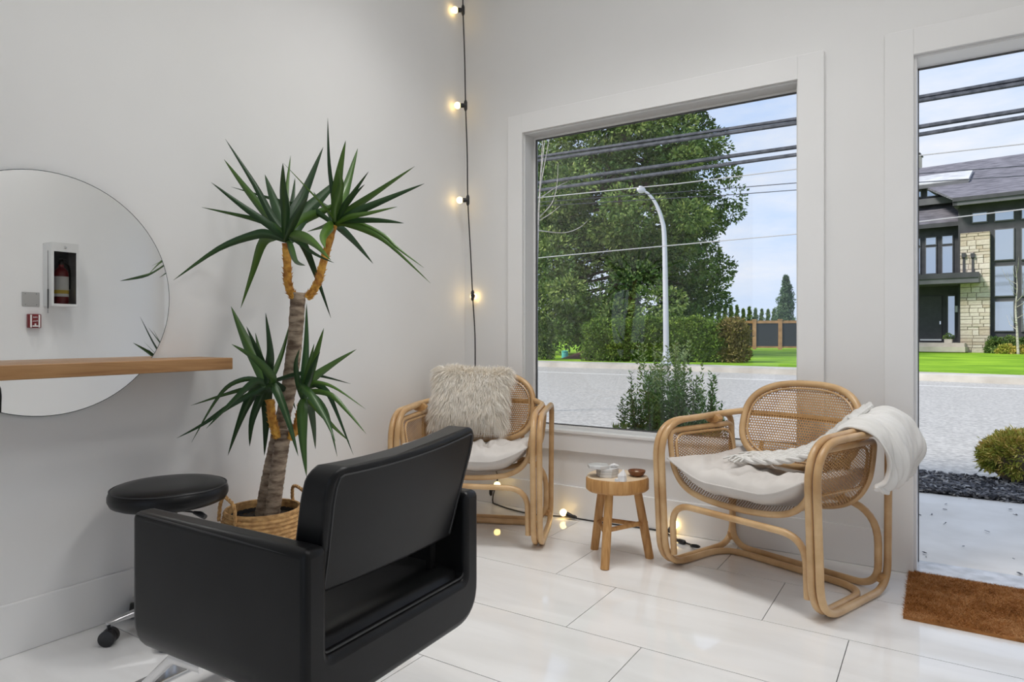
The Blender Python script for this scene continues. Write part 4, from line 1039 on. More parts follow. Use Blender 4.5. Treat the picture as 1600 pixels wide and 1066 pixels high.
cu1.location = C1; cu1.rotation_euler = (0, 0, A1); cu2.location = C2; cu2.rotation_euler = (0, 0, A2)

# throw blanket over the right arm
def blanket():
    t = empty('throw_blanket', C1, A1, 'white fringed throw blanket draped over the right arm of the armchair', 'blanket')
    # centre line of the cloth in chair space: from behind the cushion, over the arm, hanging outside
    cl = spline([(0.285, 0.155, 0.715), (0.325, 0.165, 0.738), (0.365, 0.175, 0.742), (0.41, 0.18, 0.733), (0.452, 0.185, 0.70), (0.476, 0.185, 0.645), (0.480, 0.185, 0.585), (0.468, 0.18, 0.53), (0.440, 0.175, 0.505)], 8)
    nl = len(cl) - 1
    def pt(u, v):
        i0 = min(nl - 1, int(u * nl)); p = cl[i0].lerp(cl[i0 + 1], u * nl - i0); w = v - 0.5
        T = (cl[min(nl, i0 + 2)] - cl[max(0, i0 - 1)]).normalized(); Nn = Vector((-T.z, 0, T.x))
        wid = 0.30 - 0.05 * u + 0.03 * math.sin(3 * u)
        fold = 0.030 * nz3(w * 7 + 1.3 * u, u * 1.6, 2.1) + 0.022 * nz3(w * 15 - u * 2.5, u * 2.2, 7.7) + 0.008 * nz3(w * 34 + u * 3, u * 4, 1.1)
        fold *= 0.55 + 0.75 * u
        fold += 0.022 * (1 - 4 * w * w) * math.sin(math.pi * u)
        q = Vector((p.x, p.y + w * wid + 0.02 * nz3(u * 3, w * 3, 5), p.z)) + Nn * max(fold, -0.012)
        q.z += 0.055 * max(0, w) * math.sin(math.pi * min(1, u * 1.5 + 0.1)) - 0.10 * max(0, -w - 0.25) - 0.06 * max(0.0, u - 0.8) * (1 + 3 * nz3(w * 5, 0, 3))
        return q
    MB().grid(72, 72, pt).build('cloth', M['blanket'], t, solid=0.007, sharp=180)
    # rolled hem at the hanging end
    hem = [pt(1.0, k / 30) + Vector((0, 0, -0.006)) for k in range(31)]
    MB().tube(hem, 0.013, 8).build('hem', M['blanket'], t)
    # knitted cables running down onto the seat
    rb = random.Random(6)
    paths = []
    for k in range(11):
        f = k / 10; y0 = 0.07 + 0.23 * f
        paths.append([(0.315, 0.09 + 0.17 * f, 0.745 + 0.045 * f), (0.255, 0.06 + 0.17 * f, 0.655 + 0.088 * f), (0.185, 0.02 + 0.18 * f, 0.585 + 0.082 * f), (0.10, -0.03 + 0.20 * f, 0.548 + 0.045 * f), (-0.005, -0.07 + 0.21 * f, 0.532 + 0.018 * f), (-0.09 - 0.06 * rb.random(), -0.08 + 0.20 * f + rb.uniform(-0.02, 0.02), 0.524)])
    for k, P in enumerate(paths):
        C_ = spline(P, 12); n = len(C_)
        for st in range(2):
            S = []
            fr = frames(C_, False)
            for i, (T, N, B) in enumerate(fr):
                a = i * 0.62 + st * math.pi; S.append(C_[i] + N * (0.0075 * math.cos(a)) + B * (0.0075 * math.sin(a)))
            MB().tube(S, lambda q: 0.0098 if q < 0.97 else 0.005, 7).build('knitted_cable', M['braid'], t)
    for k in range(34):          # loose fringe at the seat end
        y = -0.04 + 0.20 * rb.random(); x = -0.06 - 0.07 * rb.random(); a = rb.uniform(2.3, 4.2); L = rb.uniform(0.05, 0.10)
        P = [(x, y - 0.03, 0.528), (x + 0.5 * L * math.cos(a), y - 0.03 + 0.5 * L * math.sin(a), 0.530 + 0.006 * rb.random()), (x + L * math.cos(a + 0.4), y - 0.03 + L * math.sin(a + 0.4), 0.519)]
        MB().tube(spline(P, 4), 0.0042, 5).build('tassel', M['braid'], t)
blanket()

# fluffy pillow on the corner chair
def fur_pillow():
    c = Vector((-0.075, 0.150, 0.735)); tl = R(17)
    t = empty('fur_pillow', C2, A2, 'fluffy cream faux fur pillow leaning in the corner armchair', 'pillow')
    ex, ey, ez = Vector((0.998, 0, -0.05)), Vector((0, -math.cos(tl), math.sin(tl))), Vector((0.05, math.sin(tl), math.cos(tl)))
    HX, HZ = 0.205, 0.160
    def pt(a, b_, side):
        bul = max(0, (1 - abs(a) ** 3.2)) ** 0.5 * max(0, (1 - abs(b_) ** 3.2)) ** 0.5
        k = 1 - 0.06 * (1 - b_ * b_) * abs(a) ** 4; k2 = 1 - 0.06 * (1 - a * a) * abs(b_) ** 4
        return c + ex * (a * HX * k) + ez * (b_ * HZ * k2) + ey * (side * 0.058 * bul)
    MB().grid(24, 24, lambda u, v: pt(2 * u - 1, 2 * v - 1, 1)).grid(24, 24, lambda u, v: pt(2 * u - 1, 2 * v - 1, -1), True).build('cover', M['fur_base'], t, recalc=True)
    rs = random.Random(8); V = []; Q = []; T = []
    for i in range(19000):
        a, b_ = rs.uniform(-1, 1), rs.uniform(-1, 1); side = 1 if rs.random() < 0.84 else -1
        if i % 5 == 0:
            if rs.random() < 0.5: a = math.copysign(1, a)
            else: b_ = math.copysign(1, b_)
        p = pt(a, b_, side); nrm = (ey * (side * (1.0 - 0.75 * max(abs(a), abs(b_)) ** 3)) + ex * (a * abs(a) ** 3) + ez * (b_ * abs(b_) ** 3)).normalized()
        cl = nz3(p.x * 28, p.z * 28, 4.0)
        d = (nrm * 0.8 + Vector((0.3 * cl + rs.gauss(0, 0.2), rs.gauss(0, 0.15), -0.55 + 0.35 * nz3(p.x * 20, p.z * 20, 9)))).normalized()
        L = rs.uniform(0.03, 0.066) * (1.25 if max(abs(a), abs(b_)) > 0.9 else 1); s_ = d.cross(Vector((rs.gauss(0, 1), rs.gauss(0, 1), rs.gauss(0, 1)))).normalized() * rs.uniform(0.0009, 0.0016)
        m = p + d * (L * 0.5); e = p + d * L * 0.9 + Vector((0.012 * cl, 0, -0.016 * (L / 0.05)))
        b = len(V); V += [p - s_, p + s_, m + s_ * 0.8, m - s_ * 0.8, e]; Q += [(b, b + 1, b + 2), (b, b + 2, b + 3), (b + 3, b + 2, b + 4)]
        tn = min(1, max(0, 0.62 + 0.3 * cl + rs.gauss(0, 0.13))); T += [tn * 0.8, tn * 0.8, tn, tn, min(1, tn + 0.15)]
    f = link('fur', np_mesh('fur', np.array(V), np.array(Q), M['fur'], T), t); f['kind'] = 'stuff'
fur_pillow()

# ------------------------------------------------------------------ wooden side stool and what lies on it
ST = Vector((-1.331, 3.0, 0)); 
ws = empty('wooden_stool', ST, 0, 'low round teak stool with three splayed legs between the armchairs', 'stool')
n = 40; rim = []
for k in range(n):
    a = 2 * math.pi * k / n; rim.append((0.150 + 0.005 * math.sin(3 * a + 1) + 0.003 * math.sin(5 * a), a))
b = MB(); v = []; f = []
for (rf, z) in [(0.93, 0.340), (1.0, 0.350), (1.0, 0.398), (0.97, 0.407)]:
    for r0, a in rim: v.append((r0 * rf * math.cos(a), r0 * rf * math.sin(a), z))
for i in range(3):
    for k in range(n): f.append((i * n + k, i * n + (k + 1) % n, (i + 1) * n + (k + 1) % n, (i + 1) * n + k))
f.append(tuple(range(n - 1, -1, -1)))
b.add(v, f); b.build('seat_edge', M['teak'], ws)
b = MB(); b.add([(r0 * 0.97 * math.cos(a), r0 * 0.97 * math.sin(a), 0.407) for r0, a in rim], [tuple(range(n))]); b.build('seat_top', M['teak_top'], ws, smooth=False)
feet = [Vector((-1.313, 2.831, 0)) - ST, Vector((-1.482, 3.072, 0)) - ST, Vector((-1.195, 3.095, 0)) - ST]
kn = []
for p in feet:
    tp = Vector((p.x * 0.62, p.y * 0.62, 0.345)); kn.append(p.lerp(tp, 0.47)); ax = (tp - p)
    MB().tube([p, p + ax * 0.3, p + ax * 0.65, tp], [0.0205, 0.0215, 0.021, 0.0195], 12).build('leg', M['teak'], ws)
for i in range(3):
    a_, c_ = kn[i].copy(), kn[(i + 1) % 3].copy(); a_.z += 0.012 * (i - 1); c_.z += 0.012 * (i - 1); dv = (c_ - a_).normalized() * 0.03
    MB().tube([a_ - dv * 0.6, c_ + dv * 0.6], 0.0115, 8).build('stretcher', M['teak'], ws)
def hexa(r, z0, z1, rot=0.0): return MB().prism([(r * math.cos(math.pi / 3 * k + rot), r * math.sin(math.pi / 3 * k + rot)) for k in range(6)], z0, z1)
cp = at_z(949, 744, 0.407)
names = ['lowest hexagonal marble coaster in the stack on the stool', 'second hexagonal marble coaster from the bottom of the stack', 'third hexagonal marble coaster from the bottom of the stack']
for k in range(3):
    o = hexa(0.055, 0, 0.0135, 0.25 + 0.05 * k).build('marble_coaster', M['marble'], None, smooth=False, bevel=0.0015); o.location = (cp.x, cp.y, 0.4075 + 0.0142 * k)
    tag(o, names[k], 'coaster', 'hexagonal marble coasters')
o = hexa(0.056, 0, 0.0135, 0.1).build('marble_coaster', M['marble'], None, smooth=False, bevel=0.0015); o.location = (cp.x - 0.034, cp.y - 0.03, 0.4075 + 0.0428); tag(o, 'topmost hexagonal marble coaster shifted off the stack', 'coaster', 'hexagonal marble coasters')
cb = MB(); rq = random.Random(2)
cr1 = empty('quartz_crystal', at_z(972, 752, 0.4075), 0.4, 'small white faceted quartz crystal on the stool', 'crystal')
cb.prism([(0.021 * math.cos(k * 1.047), 0.018 * math.sin(k * 1.047)) for k in range(6)], 0.0, 0.028); v = cb.v[6:12]; 
cb.add([Vector(p) for p in v] + [Vector((0.008, 0.002, 0.058))], [(k, (k + 1) % 6, 6) for k in range(6)]); cb.build('point', M['crystal'], cr1, smooth=False)
MB().prism([(0.012 * math.cos(k * 1.25) - 0.024, 0.010 * math.sin(k * 1.25) - 0.01) for k in range(5)], 0.0, 0.012).build('shard', M['crystal'], cr1, smooth=False)
q = at_z(961, 731, 0.466); cr2 = empty('quartz_shard', (cp.x + 0.012, cp.y + 0.010, 0.4508), 0.2, 'pale quartz shard lying on the coaster stack', 'crystal')
bq = MB(); bq.tube([(0.0, 0, 0.006), (0.018, 0.004, 0.009), (0.04, 0.008, 0.007)], [0.006, 0.010, 0.003], 5); bq.build('shard', M['crystal'], cr2, smooth=False)
bp_ = at_z(995, 744, 0.4075)
bo = empty('wooden_bowl', bp_, 0, 'small dark wooden bowl on the stool', 'bowl')
MB().lathe([(0.018, 0.0), (0.032, 0.006), (0.041, 0.02), (0.0425, 0.028), (0.039, 0.028), (0.034, 0.016), (0.02, 0.008), (0.001, 0.007)], 28, cap1=False).build('bowl_body', M['bowl'], bo)
pb = MB(); pb.lathe([(0.003, 0), (0.011, 0.003), (0.012, 0.008), (0.004, 0.013)], 7); o = pb.build('pebble', M['teak_top'], None); o.location = (bp_.x, bp_.y, bp_.z + 0.0105); tag(o, 'small beige stone lying inside the wooden bowl', 'stone')

# ------------------------------------------------------------------ coir door mat
def mat():
    c0 = at_z(1424, 896, 0.0); c1 = at_z(1411, 968, 0.0)
    x0 = -0.118; y0, y1 = 2.965, 3.545; x1 = 0.80
    t = empty('door_mat', ((x0 + x1) / 2, (y0 + y1) / 2, 0), 0, 'thick brown coir door mat in front of the doorway', 'mat')
    hx, hy = (x1 - x0) / 2, (y1 - y0) / 2
    MB().box(-hx, hx, -hy, hy, 0.0005, 0.011).build('backing', M['coir_base'], t, smooth=False)
    rs = np.random.RandomState(17); n = 60000
    px_ = rs.uniform(-hx, hx, n);
    py_ = rs.uniform(-hy, hy, n)
    P = np.stack([px_, py_, np.full(n, 0.009)], 1); a = rs.uniform(0, 2 * math.pi, n); lean = rs.uniform(0.7, 2.8, n)
    D = np.stack([np.cos(a) * lean, np.sin(a) * lean, np.ones(n)], 1); D /= np.linalg.norm(D, axis=1, keepdims=True)
    L = rs.uniform(0.009, 0.022, n)[:, None]; S = unit(np.cross(D, rs.normal(size=(n, 3)))) * 0.0011
    v = np.stack([P - S, P + S, P + D * L], 1).reshape(-1, 3); q = np.arange(n)[:, None] * 3 + np.array([0, 1, 2])
    patch = np.array([0.38 * mnoise.noise(Vector((x * 5, y * 9, 0))) + 0.3 * mnoise.noise(Vector((x * 22, y * 26, 3))) for x, y in zip(px_, py_)])
    tn = np.clip(0.50 + patch + rs.normal(0, 0.16, n), 0, 1)
    f = link('fibres', np_mesh('fibres', v, q, M['coir'], np.repeat(tn, 3)), t); f['kind'] = 'stuff'
mat()

# ------------------------------------------------------------------ yucca in its basket
BK = at(411, 792, 2.80); BK.z = 0.0
PX = 2.80 / FPX
def basket():
    t = empty('woven_basket', BK, YAW, 'round brown seagrass basket with two rope handles holding the yucca', 'basket')
    prof = [(0.135, 0.0), (0.150, 0.012)]
    rows = 22; ztop = 0.362
    for k in range(rows):
        z = 0.015 + (ztop - 0.015) * k / rows; f = z / ztop
        r = 0.150 + 0.036 * math.sin(math.pi * min(1, f * 0.95) ** 0.9) - 0.006 * f
        dz = (ztop - 0.015) / rows
        prof += [(r - 0.0015, z), (r + 0.0026, z + dz * 0.5)]
    rim_r = prof[-1][0] - 0.001
    prof += [(rim_r, ztop), (rim_r - 0.004, ztop + 0.006), (rim_r - 0.011, ztop + 0.004), (rim_r - 0.014, ztop - 0.02), (rim_r - 0.014, 0.22)]
    b = MB(); n = 72; v = []; f = []; m = len(prof)
    for i, (r, z) in enumerate(prof):
        for k in range(n):
            a = 2 * math.pi * k / n
            w_ = 0.0022 * math.cos(a * 36 + (i // 2) * math.pi) if 2 <= i < 2 + 2 * rows and i % 2 else 0
            v.append(((r + w_) * math.cos(a), (r + w_) * math.sin(a), z))
    for i in range(m - 1):
        for k in range(n): f.append((i * n + k, i * n + (k + 1) % n, (i + 1) * n + (k + 1) % n, (i + 1) * n + k))
    f.append(tuple(range(n - 1, -1, -1))); b.add(v, f); b.build('basket_body', M['basket'], t, sharp=60)
    for s, tilt in ((-1, 0.018), (1, -0.006)):
        x0, x1 = (-0.163, -0.055) if s < 0 else (0.085, 0.160)
        yy = [-0.055, -0.150] if s < 0 else [0.135, 0.045]
        P = [(x0, yy[0], 0.325), (x0 - 0.006 * s, yy[0], 0.39), (x0 + 0.02 * (1 if s < 0 else 0), yy[0] * 0.97, 0.425), ((x0 + x1) / 2, sum(yy) / 2, 0.430), (x1 + 0.005 * s, yy[1], 0.405), (x1, yy[1] * 1.0, 0.315)]
        C_ = spline(P, 9); fr = frames(C_, False)
        for st in range(3):
            S = [C_[i] + N * (0.0042 * math.cos(i * 0.75 + st * 2.094)) + B * (0.0042 * math.sin(i * 0.75 + st * 2.094)) for i, (T, N, B) in enumerate(fr)]
            if st == 0:
                mb = MB()
            mb.tube(S, 0.0040, 6)
        mb.build('rope_handle', M['basket'], t)
    return rim_r
rim_r = basket()
yp = empty('yucca_plant', BK, 0, 'tall yucca plant with spiky green leaf rosettes and ochre stems', 'plant')
MB().lathe([(0.11, 0.02), (0.145, 0.33), (0.150, 0.338), (0.142, 0.338), (0.138, 0.318)], 36, cap1=False).build('nursery_pot', M['potplastic'], yp)
b = MB(); b.grid(24, 24, lambda u, v: Vector(((u - 0.5) * 0.27 * math.sqrt(max(0, 1 - 2 * (v - 0.5) ** 2)), (v - 0.5) * 0.27 * math.sqrt(max(0, 1 - 2 * (u - 0.5) ** 2)), 0.318 + 0.006 * nz3(u * 12, v * 12, 0)))); b.build('soil', M['soil'], yp)
def P3(u, v, d): return at(u, v, d) - BK
def trunk(pts, w_, name):
    C_ = spline(pts, 30); n = len(C_); rr = []
    for i in range(n):
        rr.append(w_ * (1 + 0.075 * (((i + 2 * nz3(i * 0.3, 1, 0)) % 5) / 5 - 0.5) + 0.05 * nz3(i * 0.2, 0, w_ * 50)))
    MB().tube(C_, rr, 16).build(name, M['bark'], yp)
trunk([P3(410, 806, 2.83), P3(421, 745, 2.84), P3(433, 690, 2.85), P3(449, 620, 2.85), P3(460, 540, 2.85), P3(466, 457, 2.84)], 0.0315, 'trunk')
trunk([P3(425, 808, 2.77), P3(431, 760, 2.77), P3(438, 710, 2.78), P3(444, 672, 2.78)], 0.0310, 'trunk')
def stem(pts, w_):
    C_ = spline(pts, 8); n = len(C_); b = MB()
    b.tube(C_, [w_ * (1 + 0.07 * math.sin(i * 2.2)) for i in range(n)], 12)
    rr = random.Random(int(w_ * 1e5) + n); fr = frames(C_, False)
    for k in range(120):                       # dry leaf scars standing out of the stem
        i = rr.randrange(1, n - 1); T, N, B = fr[i]; a = rr.uniform(0, 6.28)
        o = N * math.cos(a) + B * math.sin(a); s_ = T.cross(o)
        p = C_[i] + o * w_ * 0.92; h = rr.uniform(0.006, 0.014)
        b.add([p - s_ * 0.007, p + s_ * 0.007, p + o * h * 0.8 + T * 0.009, p - T * 0.008], [(0, 1, 2), (1, 3, 2), (3, 0, 2)])
    b.build('stem', M['yellow_stem'], yp)
stem([P3(461, 466, 2.83), P3(451, 448, 2.82), P3(449, 415, 2.81), P3(447, 380, 2.80)], 0.0165)
stem([P3(479, 466, 2.85), P3(494, 447, 2.86), P3(504, 415, 2.87), P3(521, 352, 2.88)], 0.0165)
stem([P3(435, 684, 2.76), P3(426, 660, 2.75), P3(422, 625, 2.74)], 0.0165)
stem([P3(454, 686, 2.77), P3(464, 664, 2.76), P3(472, 630, 2.75)], 0.0150)
rl = random.Random(12)
def leaf(base, pts, wpx, d0, off):
    """pts: picture points from base to tip; off: how far the tip stands behind (+) or before (-) the crown, in metres"""
    full = [base] + pts; n = len(full); W3 = []
    for i, (u, v) in enumerate(full):
        k = i / (n - 1); d = d0 + off * k ** 1.2
        q = at(u, v, d)
        if q.x < XL + 0.03:                     # keep clear of the wall
            d = (XL + 0.03) / ray(u)[0]; q = at(u, v, d)
        W3.append(q - BK)
    C_ = spline(W3, max(4, 16 // (n - 1))); m = len(C_)
    V = []; F = []; T = []
    view = (BK + C_[0] - Vector((0, 0, CAMH))).normalized(); roll = rl.uniform(-0.45, 0.45)
    for i, c in enumerate(C_):
        k = i / (m - 1); tg = (C_[min(i + 1, m - 1)] - C_[max(i - 1, 0)]).normalized()
        s_ = tg.cross(view); s_ = s_.normalized() if s_.length > 0.05 else tg.orthogonal().normalized()
        nn = s_.cross(tg).normalized()
        s_ = (s_ * math.cos(roll) + nn * math.sin(roll)); nn = s_.cross(tg).normalized()
        prof = (0.48 + 0.52 * min(1, k / 0.3) ** 0.8) * (1 if k < 0.38 else max(0.02, 1 - ((k - 0.38) / 0.62) ** 1.55))
        hw = wpx * PX * 0.56 * prof
        V += [c - s_ * hw + nn * hw * 0.22, c - s_ * hw * 0.45 - nn * hw * 0.05, c - nn * hw * 0.16, c + s_ * hw * 0.45 - nn * hw * 0.05, c + s_ * hw + nn * hw * 0.22]
        T += [0.25, 0.55, 0.9, 0.55, 0.25]
        if i:
            a = (i - 1) * 5
            for j in range(4): F.append((a + j, a + j + 1, a + j + 6, a + j + 5))
    me = MB().add(V, F).mesh('leaf', M['leaf'], True, 180)
    at_ = me.attributes.new('tone', 'FLOAT', 'POINT'); at_.data.foreach_set('value', T)
    link('leaf', me, yp)
def rosette(center, d0, leaves, Lfull=185, deep=0.7):
    for k, (pts, w_) in enumerate(leaves):
        ln = math.hypot(pts[-1][0] - center[0], pts[-1][1] - center[1])
        rest = math.sqrt(max(0.0, Lfull ** 2 - ln ** 2)) * PX * deep
        off = rest * (1 if rl.random() < 0.42 else -1) * rl.uniform(0.5, 1.0)
        b0 = (center[0] + rl.uniform(-4, 4), center[1] + rl.uniform(-3, 6))
        leaf(b0, pts, w_, d0, off)
rosette((448, 372), 2.80, [
    ([(425, 338), (398, 288), (352, 217)], 11), ([(425, 345), (386, 297), (350, 249)], 13), ([(420, 351), (379, 322), (330, 285)], 11), ([(425, 352), (392, 341), (315, 324)], 9),
    ([(440, 340), (427, 308), (414, 273)], 18), ([(445, 330), (442, 293), (442, 255)], 13), ([(448, 340), (448, 300), (454, 243)], 9), ([(452, 340), (457, 312), (461, 278)], 10),
    ([(459, 335), (478, 296), (505, 230)], 17), ([(468, 342), (497, 312), (535, 275)], 22), ([(470, 346), (503, 331), (540, 312)], 16), ([(420, 366), (395, 368), (341, 389), (271, 438)], 13),
    ([(430, 368), (410, 379), (395, 424), (376, 482)], 15), ([(458, 368), (476, 371), (494, 383), (517, 407)], 15), ([(461, 372), (474, 382), (493, 428), (517, 497)], 13), ([(462, 376), (492, 397), (522, 411)], 6),
    ([(453, 384), (462, 408), (477, 415)], 9), ([(455, 352), (470, 325), (482, 305)], 12), ([(440, 352), (418, 330), (405, 300)], 10), ([(447, 362), (449, 345), (452, 342)], 13)])
rosette((524, 348), 2.88, [
    ([(521, 315), (514, 256), (512, 184)], 7), ([(526, 315), (529, 276), (540, 220)], 16), ([(532, 318), (542, 291), (559, 232)], 18), ([(536, 325), (553, 300), (576, 268)], 8), ([(538, 325), (555, 303), (570, 288)], 6),
    ([(545, 330), (586, 302), (648, 260)], 11), ([(550, 334), (601, 312), (663, 287)], 12), ([(545, 339), (576, 333), (621, 323)], 8), ([(545, 345), (581, 344), (610, 346), (631, 349)], 8),
    ([(556, 348), (599, 367), (622, 388), (663, 419)], 7), ([(540, 350), (576, 362), (609, 383), (673, 443)], 9), ([(534, 358), (556, 380), (583, 412)], 11), ([(517, 353), (505, 370), (508, 388)], 14), ([(515, 350), (503, 355), (480, 362)], 7),
    ([(500, 335), (479, 326), (429, 312), (361, 292)], 9), ([(513, 330), (491, 306), (443, 255)], 3.5), ([(524, 325), (533, 290), (528, 262)], 12), ([(515, 330), (500, 316), (490, 300)], 10)])
rosette((418, 600), 2.74, [
    ([(405, 570), (385, 533), (361, 479)], 19), ([(410, 568), (398, 540), (385, 510)], 8), ([(412, 575), (405, 547), (399, 520)], 8), ([(420, 575), (422, 547), (415, 489)], 12), ([(425, 590), (399, 561), (362, 538)], 12),
    ([(429, 582), (443, 545), (453, 505)], 8), ([(405, 594), (382, 593), (354, 606), (329, 639), (299, 692)], 7), ([(405, 604), (364, 613), (298, 634)], 8), ([(400, 596), (371, 620), (322, 670)], 10), ([(405, 609), (359, 634), (317, 663), (276, 685)], 8),
    ([(403, 612), (392, 621), (375, 658), (356, 712)], 15), ([(410, 614), (394, 657), (390, 698)], 12), ([(416, 615), (416, 653), (413, 712)], 16), ([(430, 606), (450, 655), (466, 713)], 12), ([(440, 592), (472, 584), (506, 589), (548, 600)], 7), ([(430, 600), (450, 615), (462, 640)], 9)], 150)
rosette((474, 622), 2.75, [
    ([(476, 590), (479, 538), (479, 474)], 11), ([(478, 595), (484, 567), (491, 537)], 8), ([(482, 592), (493, 556), (506, 513)], 12), ([(486, 595), (517, 571), (557, 546)], 12), ([(485, 600), (505, 599), (530, 610), (572, 640)], 6),
    ([(485, 612), (517, 617), (543, 643), (572, 678)], 8), ([(490, 602), (510, 612), (524, 640), (552, 711)], 9), ([(490, 618), (509, 641), (519, 678), (527, 714)], 6), ([(468, 604), (486, 617), (509, 654), (524, 690)], 12), ([(500, 645), (522, 668), (546, 690)], 7),
    ([(472, 640), (473, 688), (479, 745)], 15), ([(484, 630), (490, 664), (493, 702)], 11), ([(480, 600), (488, 575), (500, 550)], 9), ([(466, 600), (462, 570), (468, 545)], 8)], 150)

# ------------------------------------------------------------------ black salon chair
SCC = Vector((-1.3857, 1.192, 0)); SCA = R(-87.4)
sc_ = empty('salon_chair', SCC, SCA, 'black leather salon chair seen from behind in the foreground', 'chair')
XO, TH_, ZB, ZA, YF, YBK, BAND = 0.316, 0.060, 0.300, 0.662, -0.305, 0.305, 0.125
def round_poly(pts, rad, n=7):
    return [(p.x, p.y) for p in fillet([(x, y, 0) for x, y in pts], rad, True, n)]
def u_path(x, zb, zt, r): return fillet([(-x, 0, zt), (-x, 0, zb), (x, 0, zb), (x, 0, zt)], [0, r, r, 0], False, 8)
Oo = u_path(XO, ZB, ZA, 0.10); Ii = u_path(XO - TH_, ZB + BAND, ZA, 0.02); n = len(Oo); V = []
for y in (YF, YBK):
    V += [Vector((q.x, y, q.z)) for q in Oo] + [Vector((q.x, y, q.z)) for q in Ii]
F = []; m = 2 * n
for i in range(n - 1):
    F += [(i, i + 1, n + i + 1, n + i), (m + i, m + n + i, m + n + i + 1, m + i + 1), (i, m + i, m + i + 1, i + 1), (n + i, n + i + 1, m + n + i + 1, m + n + i)]
F += [(0, n, m + n, m), (n - 1, m + n - 1, m + 2 * n - 1, 2 * n - 1)]
MB().add(V, F).build('shell', M['leather'], sc_, bevel=0.018, segs=4, sharp=30, recalc=True)
# welt along the rear edges of the shell
inner = [(XO - TH_ + 0.004, ZA - 0.03), (XO - TH_ + 0.004, ZB + BAND + 0.004), (-XO + TH_ - 0.004, ZB + BAND + 0.004), (-XO + TH_ - 0.004, ZA - 0.03)]
MB().tube(fillet([(x, YBK - 0.013, z) for x, z in inner], [0, 0.02, 0.02, 0], False, 5), 0.0028, 6).build('welt', M['leather_stitch'], sc_)
for s in (-1, 1):
    MB().tube(fillet([(s * (XO - 0.003), YBK - 0.015, ZB + 0.08), (s * (XO - 0.003), YBK - 0.015, ZA - 0.016), (s * (XO - 0.003), YF + 0.02, ZA - 0.004)], [0, 0.02, 0], False, 5), 0.0022, 6).build('welt', M['leather_stitch'], sc_)
# seat
def seat_pt(u, v):
    a, c = 2 * u - 1, 2 * v - 1
    x = a * (XO - TH_ + 0.004); y = -0.012 + c * 0.288
    return Vector((x, y, ZB + BAND - 0.012 + 0.040 * max(0, 1 - abs(c) ** 14) ** 0.5 - 0.010 * (1 - a * a) * (1 - c * c)))
MB().grid(28, 60, seat_pt).build('seat', M['leather'], sc_)
# curved backrest
def back_s(u, v, side):
    """u across, v up, side +1 rear face, -1 front face"""
    a = 2 * u - 1; z = 0.540 + 0.295 * v + 0.014 * a * v - 0.010 * (1 - a * a) * v
    hwid = 0.248 + 0.022 * min(1, v / 0.75) ** 1.2 - 0.030 * max(0, (v - 0.86) / 0.14) ** 2.5
    x = -a * hwid; y = 0.272 + 0.072 * v - 0.012 * a * a + (0.0 if side > 0 else -0.080 - 0.01 * (1 - v))
    return Vector((x, y, z))
b = MB(); n = 26; ring_ = []
rows_ = []
for j in range(n + 1):
    v_ = j / n; rw = [back_s(i / n, v_, 1) for i in range(n + 1)] + [back_s(1 - i / n, v_, -1) for i in range(n + 1)]
    rows_.append(rw)
m = len(rows_[0]); V = [p for r_ in rows_ for p in r_]; F = []
for j in range(n):
    for i in range(m): F.append((j * m + i, j * m + (i + 1) % m, (j + 1) * m + (i + 1) % m, (j + 1) * m + i))
F.append(tuple(range(m - 1, -1, -1))); F.append(tuple(n * m + i for i in range(m)))
b.add(V, F); b.build('backrest', M['leather'], sc_, bevel=0.022, segs=4, recalc=True, sharp=35)
st = [back_s(0.03, v_, 1) + Vector((-0.004, 0.0008, 0)) for v_ in np.linspace(0.04, 0.93, 14)] + [back_s(u_, 0.945, 1) + Vector((0, 0.0008, 0)) for u_ in np.linspace(0.05, 0.95, 22)] + [back_s(0.97, v_, 1) + Vector((0.004, 0.0008, 0)) for v_ in np.linspace(0.93, 0.04, 14)]
MB().tube(st, 0.0022, 6).build('welt', M['leather_stitch'], sc_)
stm = MB(); k = 0
for u_ in np.linspace(0.07, 0.93, 60):
    p = back_s(u_, 0.965, 1) + Vector((0, -0.002, 0.003)); q = back_s(u_ + 0.007, 0.965, 1) + Vector((0, -0.002, 0.003)); stm.tube([p, q], 0.0011, 4)
stm.build('stitching', M['leather_stitch'], sc_)
for s in (-1, 1):
    MB().box(s * 0.215 - 0.012, s * 0.215 + 0.012, 0.205, 0.22, ZB + BAND - 0.02, 0.60).build('back_bracket', M['leather'], sc_, smooth=False)
MB().lathe([(0.045, 0.05), (0.045, 0.16), (0.034, 0.165), (0.034, 0.285), (0.10, 0.29), (0.10, 0.302)], 24).build('hydraulic_column', M['chrome'], sc_)
MB().lathe([(0.27, 0.0005), (0.27, 0.008), (0.24, 0.022), (0.08, 0.045), (0.05, 0.055)], 48).build('base_disc', M['chrome'], sc_)
for s in (-1, 1):
    P = [Vector((s * 0.255, -0.12, 0.294)), Vector((s * 0.255, -0.235, 0.290)), Vector((s * 0.20, -0.46, 0.13)), Vector((s * 0.185, -0.52, 0.10))]
    MB().tube(fillet(P, 0.05, False, 5), 0.0135, 8, flat=0.5).build('footrest_bar', M['chrome'], sc_)
MB().box(-0.20, 0.20, -0.57, -0.50, 0.085, 0.10).build('footrest_tread', M['chrome'], sc_, smooth=False, bevel=0.005)

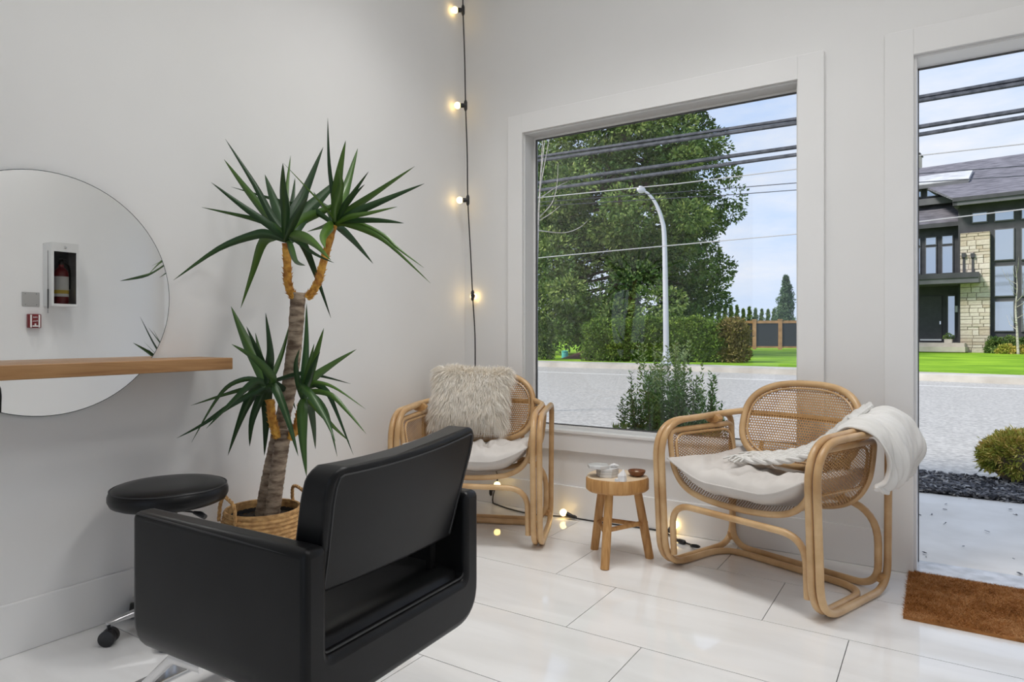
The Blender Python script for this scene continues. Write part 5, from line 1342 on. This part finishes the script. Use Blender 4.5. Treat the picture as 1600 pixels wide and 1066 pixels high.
# ------------------------------------------------------------------ rolling stool
RS = Vector((-2.423, 1.387, 0))
rs_ = empty('rolling_stool', RS, R(20), 'round black padded rolling stool behind the salon chair', 'stool')
MB().lathe([(0.02, 0.470), (0.178, 0.470), (0.195, 0.478), (0.203, 0.495), (0.203, 0.511), (0.197, 0.528), (0.182, 0.538), (0.13, 0.544), (0.05, 0.545), (0.001, 0.545)], 56, cap1=False).build('seat_pad', M['leather'], rs_)
P = [(0.196 * math.cos(a), 0.196 * math.sin(a), 0.5305) for a in np.linspace(0, 2 * math.pi, 49)[:-1]]
MB().tube(P, 0.0026, 6, True).build('welt', M['leather_stitch'], rs_)
MB().box(-0.08, 0.08, -0.06, 0.06, 0.452, 0.470).lathe([(0.026, 0.38), (0.026, 0.455)], 16).build('seat_mechanism', M['blackplastic'], rs_, sharp=30)
lv = MB(); ld_ = Vector((math.cos(R(8)), math.sin(R(8)), 0)); 
lv.tube([Vector((0.02, -0.02, 0.447)), Vector((0.12, -0.035, 0.450)), Vector((0.175, -0.045, 0.444))], 0.004, 6); lv.tube([Vector((0.135, -0.038, 0.449)), Vector((0.165, -0.043, 0.446)), Vector((0.19, -0.048, 0.438))], [0.006, 0.011, 0.009], 8); lv.build('height_lever', M['blackplastic'], rs_)
MB().lathe([(0.025, 0.24), (0.025, 0.37), (0.014, 0.375), (0.014, 0.455)], 20).build('gas_column', M['chrome'], rs_)
MB().lathe([(0.034, 0.075), (0.036, 0.10), (0.030, 0.24), (0.027, 0.245)], 20).build('hub', M['alu'], rs_)
cast_dir = R(257 - 20)
for k in range(5):
    a = cast_dir + k * 2 * math.pi / 5; d = Vector((math.cos(a), math.sin(a), 0)); s_ = Vector((-d.y, d.x, 0))
    b = MB(); n = 7
    V = []; F = []
    for i in range(n):
        q = i / (n - 1); c = d * (0.02 + 0.19 * q); zt = 0.118 - 0.035 * q; zb = 0.088 - 0.014 * q; w_ = 0.024 - 0.009 * q
        V += [c - s_ * w_ + Vector((0, 0, zb)), c + s_ * w_ + Vector((0, 0, zb)), c + s_ * w_ * 0.75 + Vector((0, 0, zt)), c - s_ * w_ * 0.75 + Vector((0, 0, zt))]
    for i in range(n - 1):
        for j in range(4): F.append((i * 4 + j, i * 4 + (j + 1) % 4, (i + 1) * 4 + (j + 1) % 4, (i + 1) * 4 + j))
    F += [(3, 2, 1, 0), tuple((n - 1) * 4 + j for j in range(4))]
    b.add(V, F); lg = b.build('leg', M['alu'], rs_, bevel=0.004, recalc=True, sharp=30)
    c = d * 0.2
    cb_ = MB(); cb_.tube([c + Vector((0, 0, 0.05)), c + Vector((0, 0, 0.08))], 0.006, 8)
    ax = (s_ * 0.8 + d * 0.6).normalized()
    for sg in (-1, 1):
        cc = c + Vector((0, 0, 0.0285)) + ax * (0.0125 * sg)
        cb_.tube([cc - ax * 0.011, cc - ax * 0.009, cc + ax * 0.009, cc + ax * 0.011], [0.023, 0.028, 0.028, 0.023], 20)
    cb_.tube([c + Vector((0, 0, 0.03)) - ax * 0.006, c + Vector((0, 0, 0.03)) + ax * 0.006], 0.026, 16)
    cb_.build('caster', M['blackplastic'], rs_)
